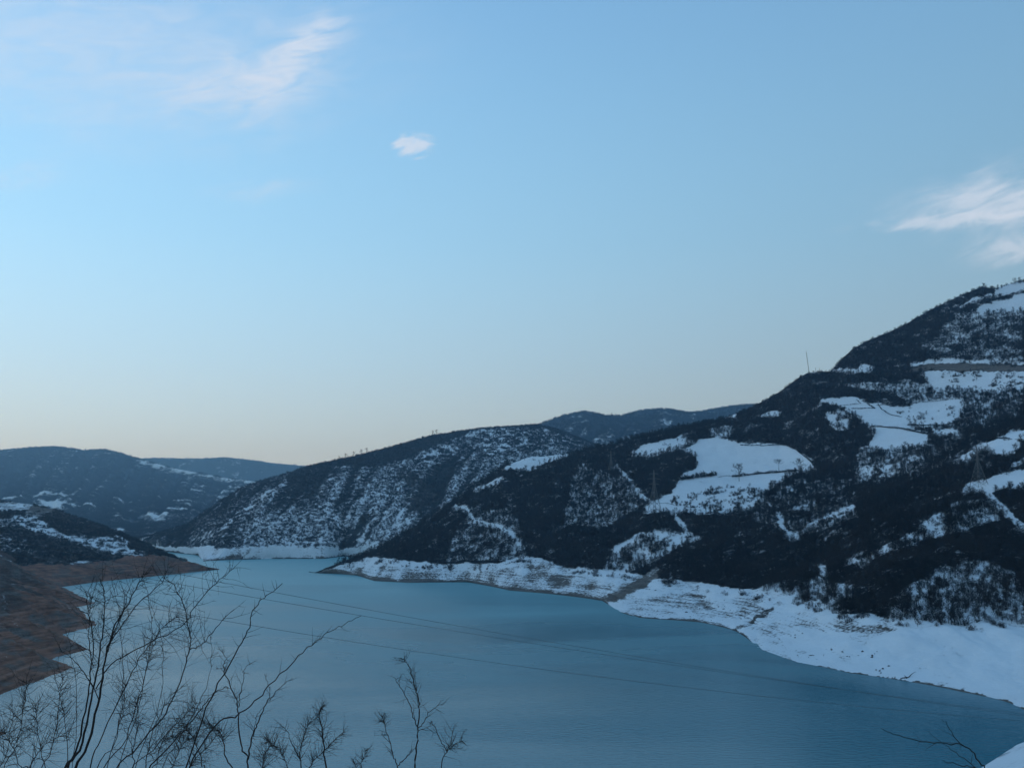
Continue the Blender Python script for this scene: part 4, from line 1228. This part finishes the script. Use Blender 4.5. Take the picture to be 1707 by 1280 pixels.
bush('neat forked bare shrub with a Y-shaped stem left of centre', 12.0, [
    ([(413, 1330), (413, 1290), (412, 1262), (402, 1240), (397, 1195), (396, 1172), (386, 1148), (375, 1122), (373, 1106), (377, 1096), (366, 1083)], .026, .005, True),
    ([(413, 1265), (420, 1228), (430, 1202), (440, 1180), (447, 1165), (450, 1156), (448, 1142), (441, 1124)], .019, .005, False),
    ([(398, 1180), (399, 1162), (405, 1138), (408, 1118), (414, 1108), (424, 1106)], .010, .004, False),
    ([(449, 1166), (462, 1150), (476, 1138), (488, 1130)], .010, .004, False),
    ([(423, 1228), (426, 1205), (428, 1192), (438, 1178)], .008, .004, False),
], 23, 413, twig_len=(.12, .34), per_m=9, depth=1, twig_r=.005)
bush('tangled low bare shrub at the bottom edge beside the forked one', 11.0, [
    ([(390, 1330), (378, 1265), (372, 1232), (362, 1216), (345, 1206), (330, 1196)], .018, .005, True),
    ([(340, 1330), (335, 1270), (325, 1235), (310, 1215), (300, 1195)], .016, .005, True),
    ([(310, 1330), (320, 1275), (350, 1240), (372, 1215)], .016, .004, True),
    ([(280, 1330), (290, 1275), (305, 1240), (330, 1225)], .015, .004, True),
    ([(250, 1330), (262, 1270), (272, 1235), (300, 1222)], .015, .004, True),
    ([(430, 1330), (438, 1280), (443, 1255), (455, 1240)], .013, .004, True),
], 24, 340, twig_len=(.2, .6), per_m=20, depth=1, twig_r=.0042, up=0.02)
bush('leafy-tipped dark shrub right of the forked one', 12.0, [
    ([(505, 1330), (500, 1262), (507, 1225), (520, 1196)], .022, .005, True),
    ([(542, 1330), (541, 1255), (538, 1218), (532, 1190), (536, 1178)], .026, .010, True),
    ([(512, 1330), (520, 1275), (546, 1245), (575, 1216)], .016, .005, True),
    ([(480, 1330), (478, 1275), (462, 1245), (445, 1232)], .014, .004, True),
    ([(500, 1265), (488, 1240), (480, 1220), (468, 1206)], .010, .004, False),
], 25, 515, twig_len=(.14, .4), per_m=20, depth=1, twig_r=.005)
bush('slender bare sapling with upright forks at the bottom centre', 11.0, [
    ([(688, 1335), (692, 1275), (695, 1240), (697, 1215), (698, 1182), (696, 1156), (690, 1140), (685, 1120), (676, 1102), (667, 1096)], .024, .005, True),
    ([(696, 1216), (691, 1198), (683, 1175), (672, 1152), (662, 1136), (657, 1127)], .012, .004, False),
    ([(697, 1214), (708, 1202), (715, 1187), (728, 1178), (740, 1172)], .010, .004, False),
    ([(697, 1218), (712, 1211), (726, 1206)], .006, .003, False),
    ([(664, 1335), (663, 1280), (655, 1258), (649, 1232), (641, 1206), (637, 1194)], .017, .004, True),
    ([(664, 1277), (676, 1262), (688, 1247)], .011, .006, False),
    ([(733, 1335), (736, 1275), (746, 1250), (753, 1240), (775, 1234)], .018, .004, True),
    ([(745, 1252), (737, 1238), (726, 1215), (718, 1200)], .010, .004, False),
    ([(751, 1242), (754, 1225), (758, 1206)], .008, .004, False),
], 26, 690, twig_len=(.12, .34), per_m=13, depth=1, twig_r=.005)
bush('small twig tips poking up at the bottom edge beside the sapling', 12.0, [
    ([(602, 1340), (602, 1278), (606, 1262), (612, 1248)], .010, .004, True),
    ([(590, 1340), (595, 1285), (590, 1270)], .009, .004, True),
], 27, 600, twig_len=(.12, .26), per_m=10, depth=1, twig_r=.005)
bush('dark curved dead branch over the water at the lower right', 8.0, [
    ([(1665, 1340), (1645, 1290), (1628, 1262), (1606, 1241), (1570, 1239), (1530, 1234), (1495, 1224), (1470, 1215)], .020, .006, True),
    ([(1612, 1246), (1592, 1228), (1578, 1208), (1570, 1198)], .010, .004, False),
    ([(1640, 1290), (1600, 1258), (1568, 1236), (1548, 1218)], .010, .003, False),
    ([(1660, 1320), (1630, 1283), (1600, 1275), (1572, 1268)], .014, .005, False),
    ([(1655, 1330), (1640, 1300), (1625, 1285), (1590, 1282)], .014, .005, False),
], 28, 1660, twig_len=(.08, .2), per_m=3, depth=0, twig_r=.004, spread_d=.3, thin=0.40)

# ------------------------------------------------------------------ air between the hills
hz = mesh_from('haze', [(x, y, z) for z in (-13, 760) for y in (-430, 10920) for x in (-7020, 7020)],
               [(0, 2, 3, 1), (4, 5, 7, 6), (0, 1, 5, 4), (2, 6, 7, 3), (0, 4, 6, 2), (1, 3, 7, 5)])
m_haze = bpy.data.materials.new('thin_blue_air')
m_haze.use_nodes = True
ht = m_haze.node_tree
ht.nodes.clear()
pv = ht.nodes.new('ShaderNodeVolumePrincipled')
pv.inputs['Color'].default_value = (0.38, 0.68, 1.0, 1)
pv.inputs['Density'].default_value = 0.000105
pv.inputs['Anisotropy'].default_value = 0.5
pv.inputs['Absorption Color'].default_value = (1, 1, 1, 1)
ho = ht.nodes.new('ShaderNodeOutputMaterial')
ht.links.new(pv.outputs[0], ho.inputs['Volume'])
add_obj('haze', hz, m_haze, kind='stuff', label='thin blue air haze filling the valley')
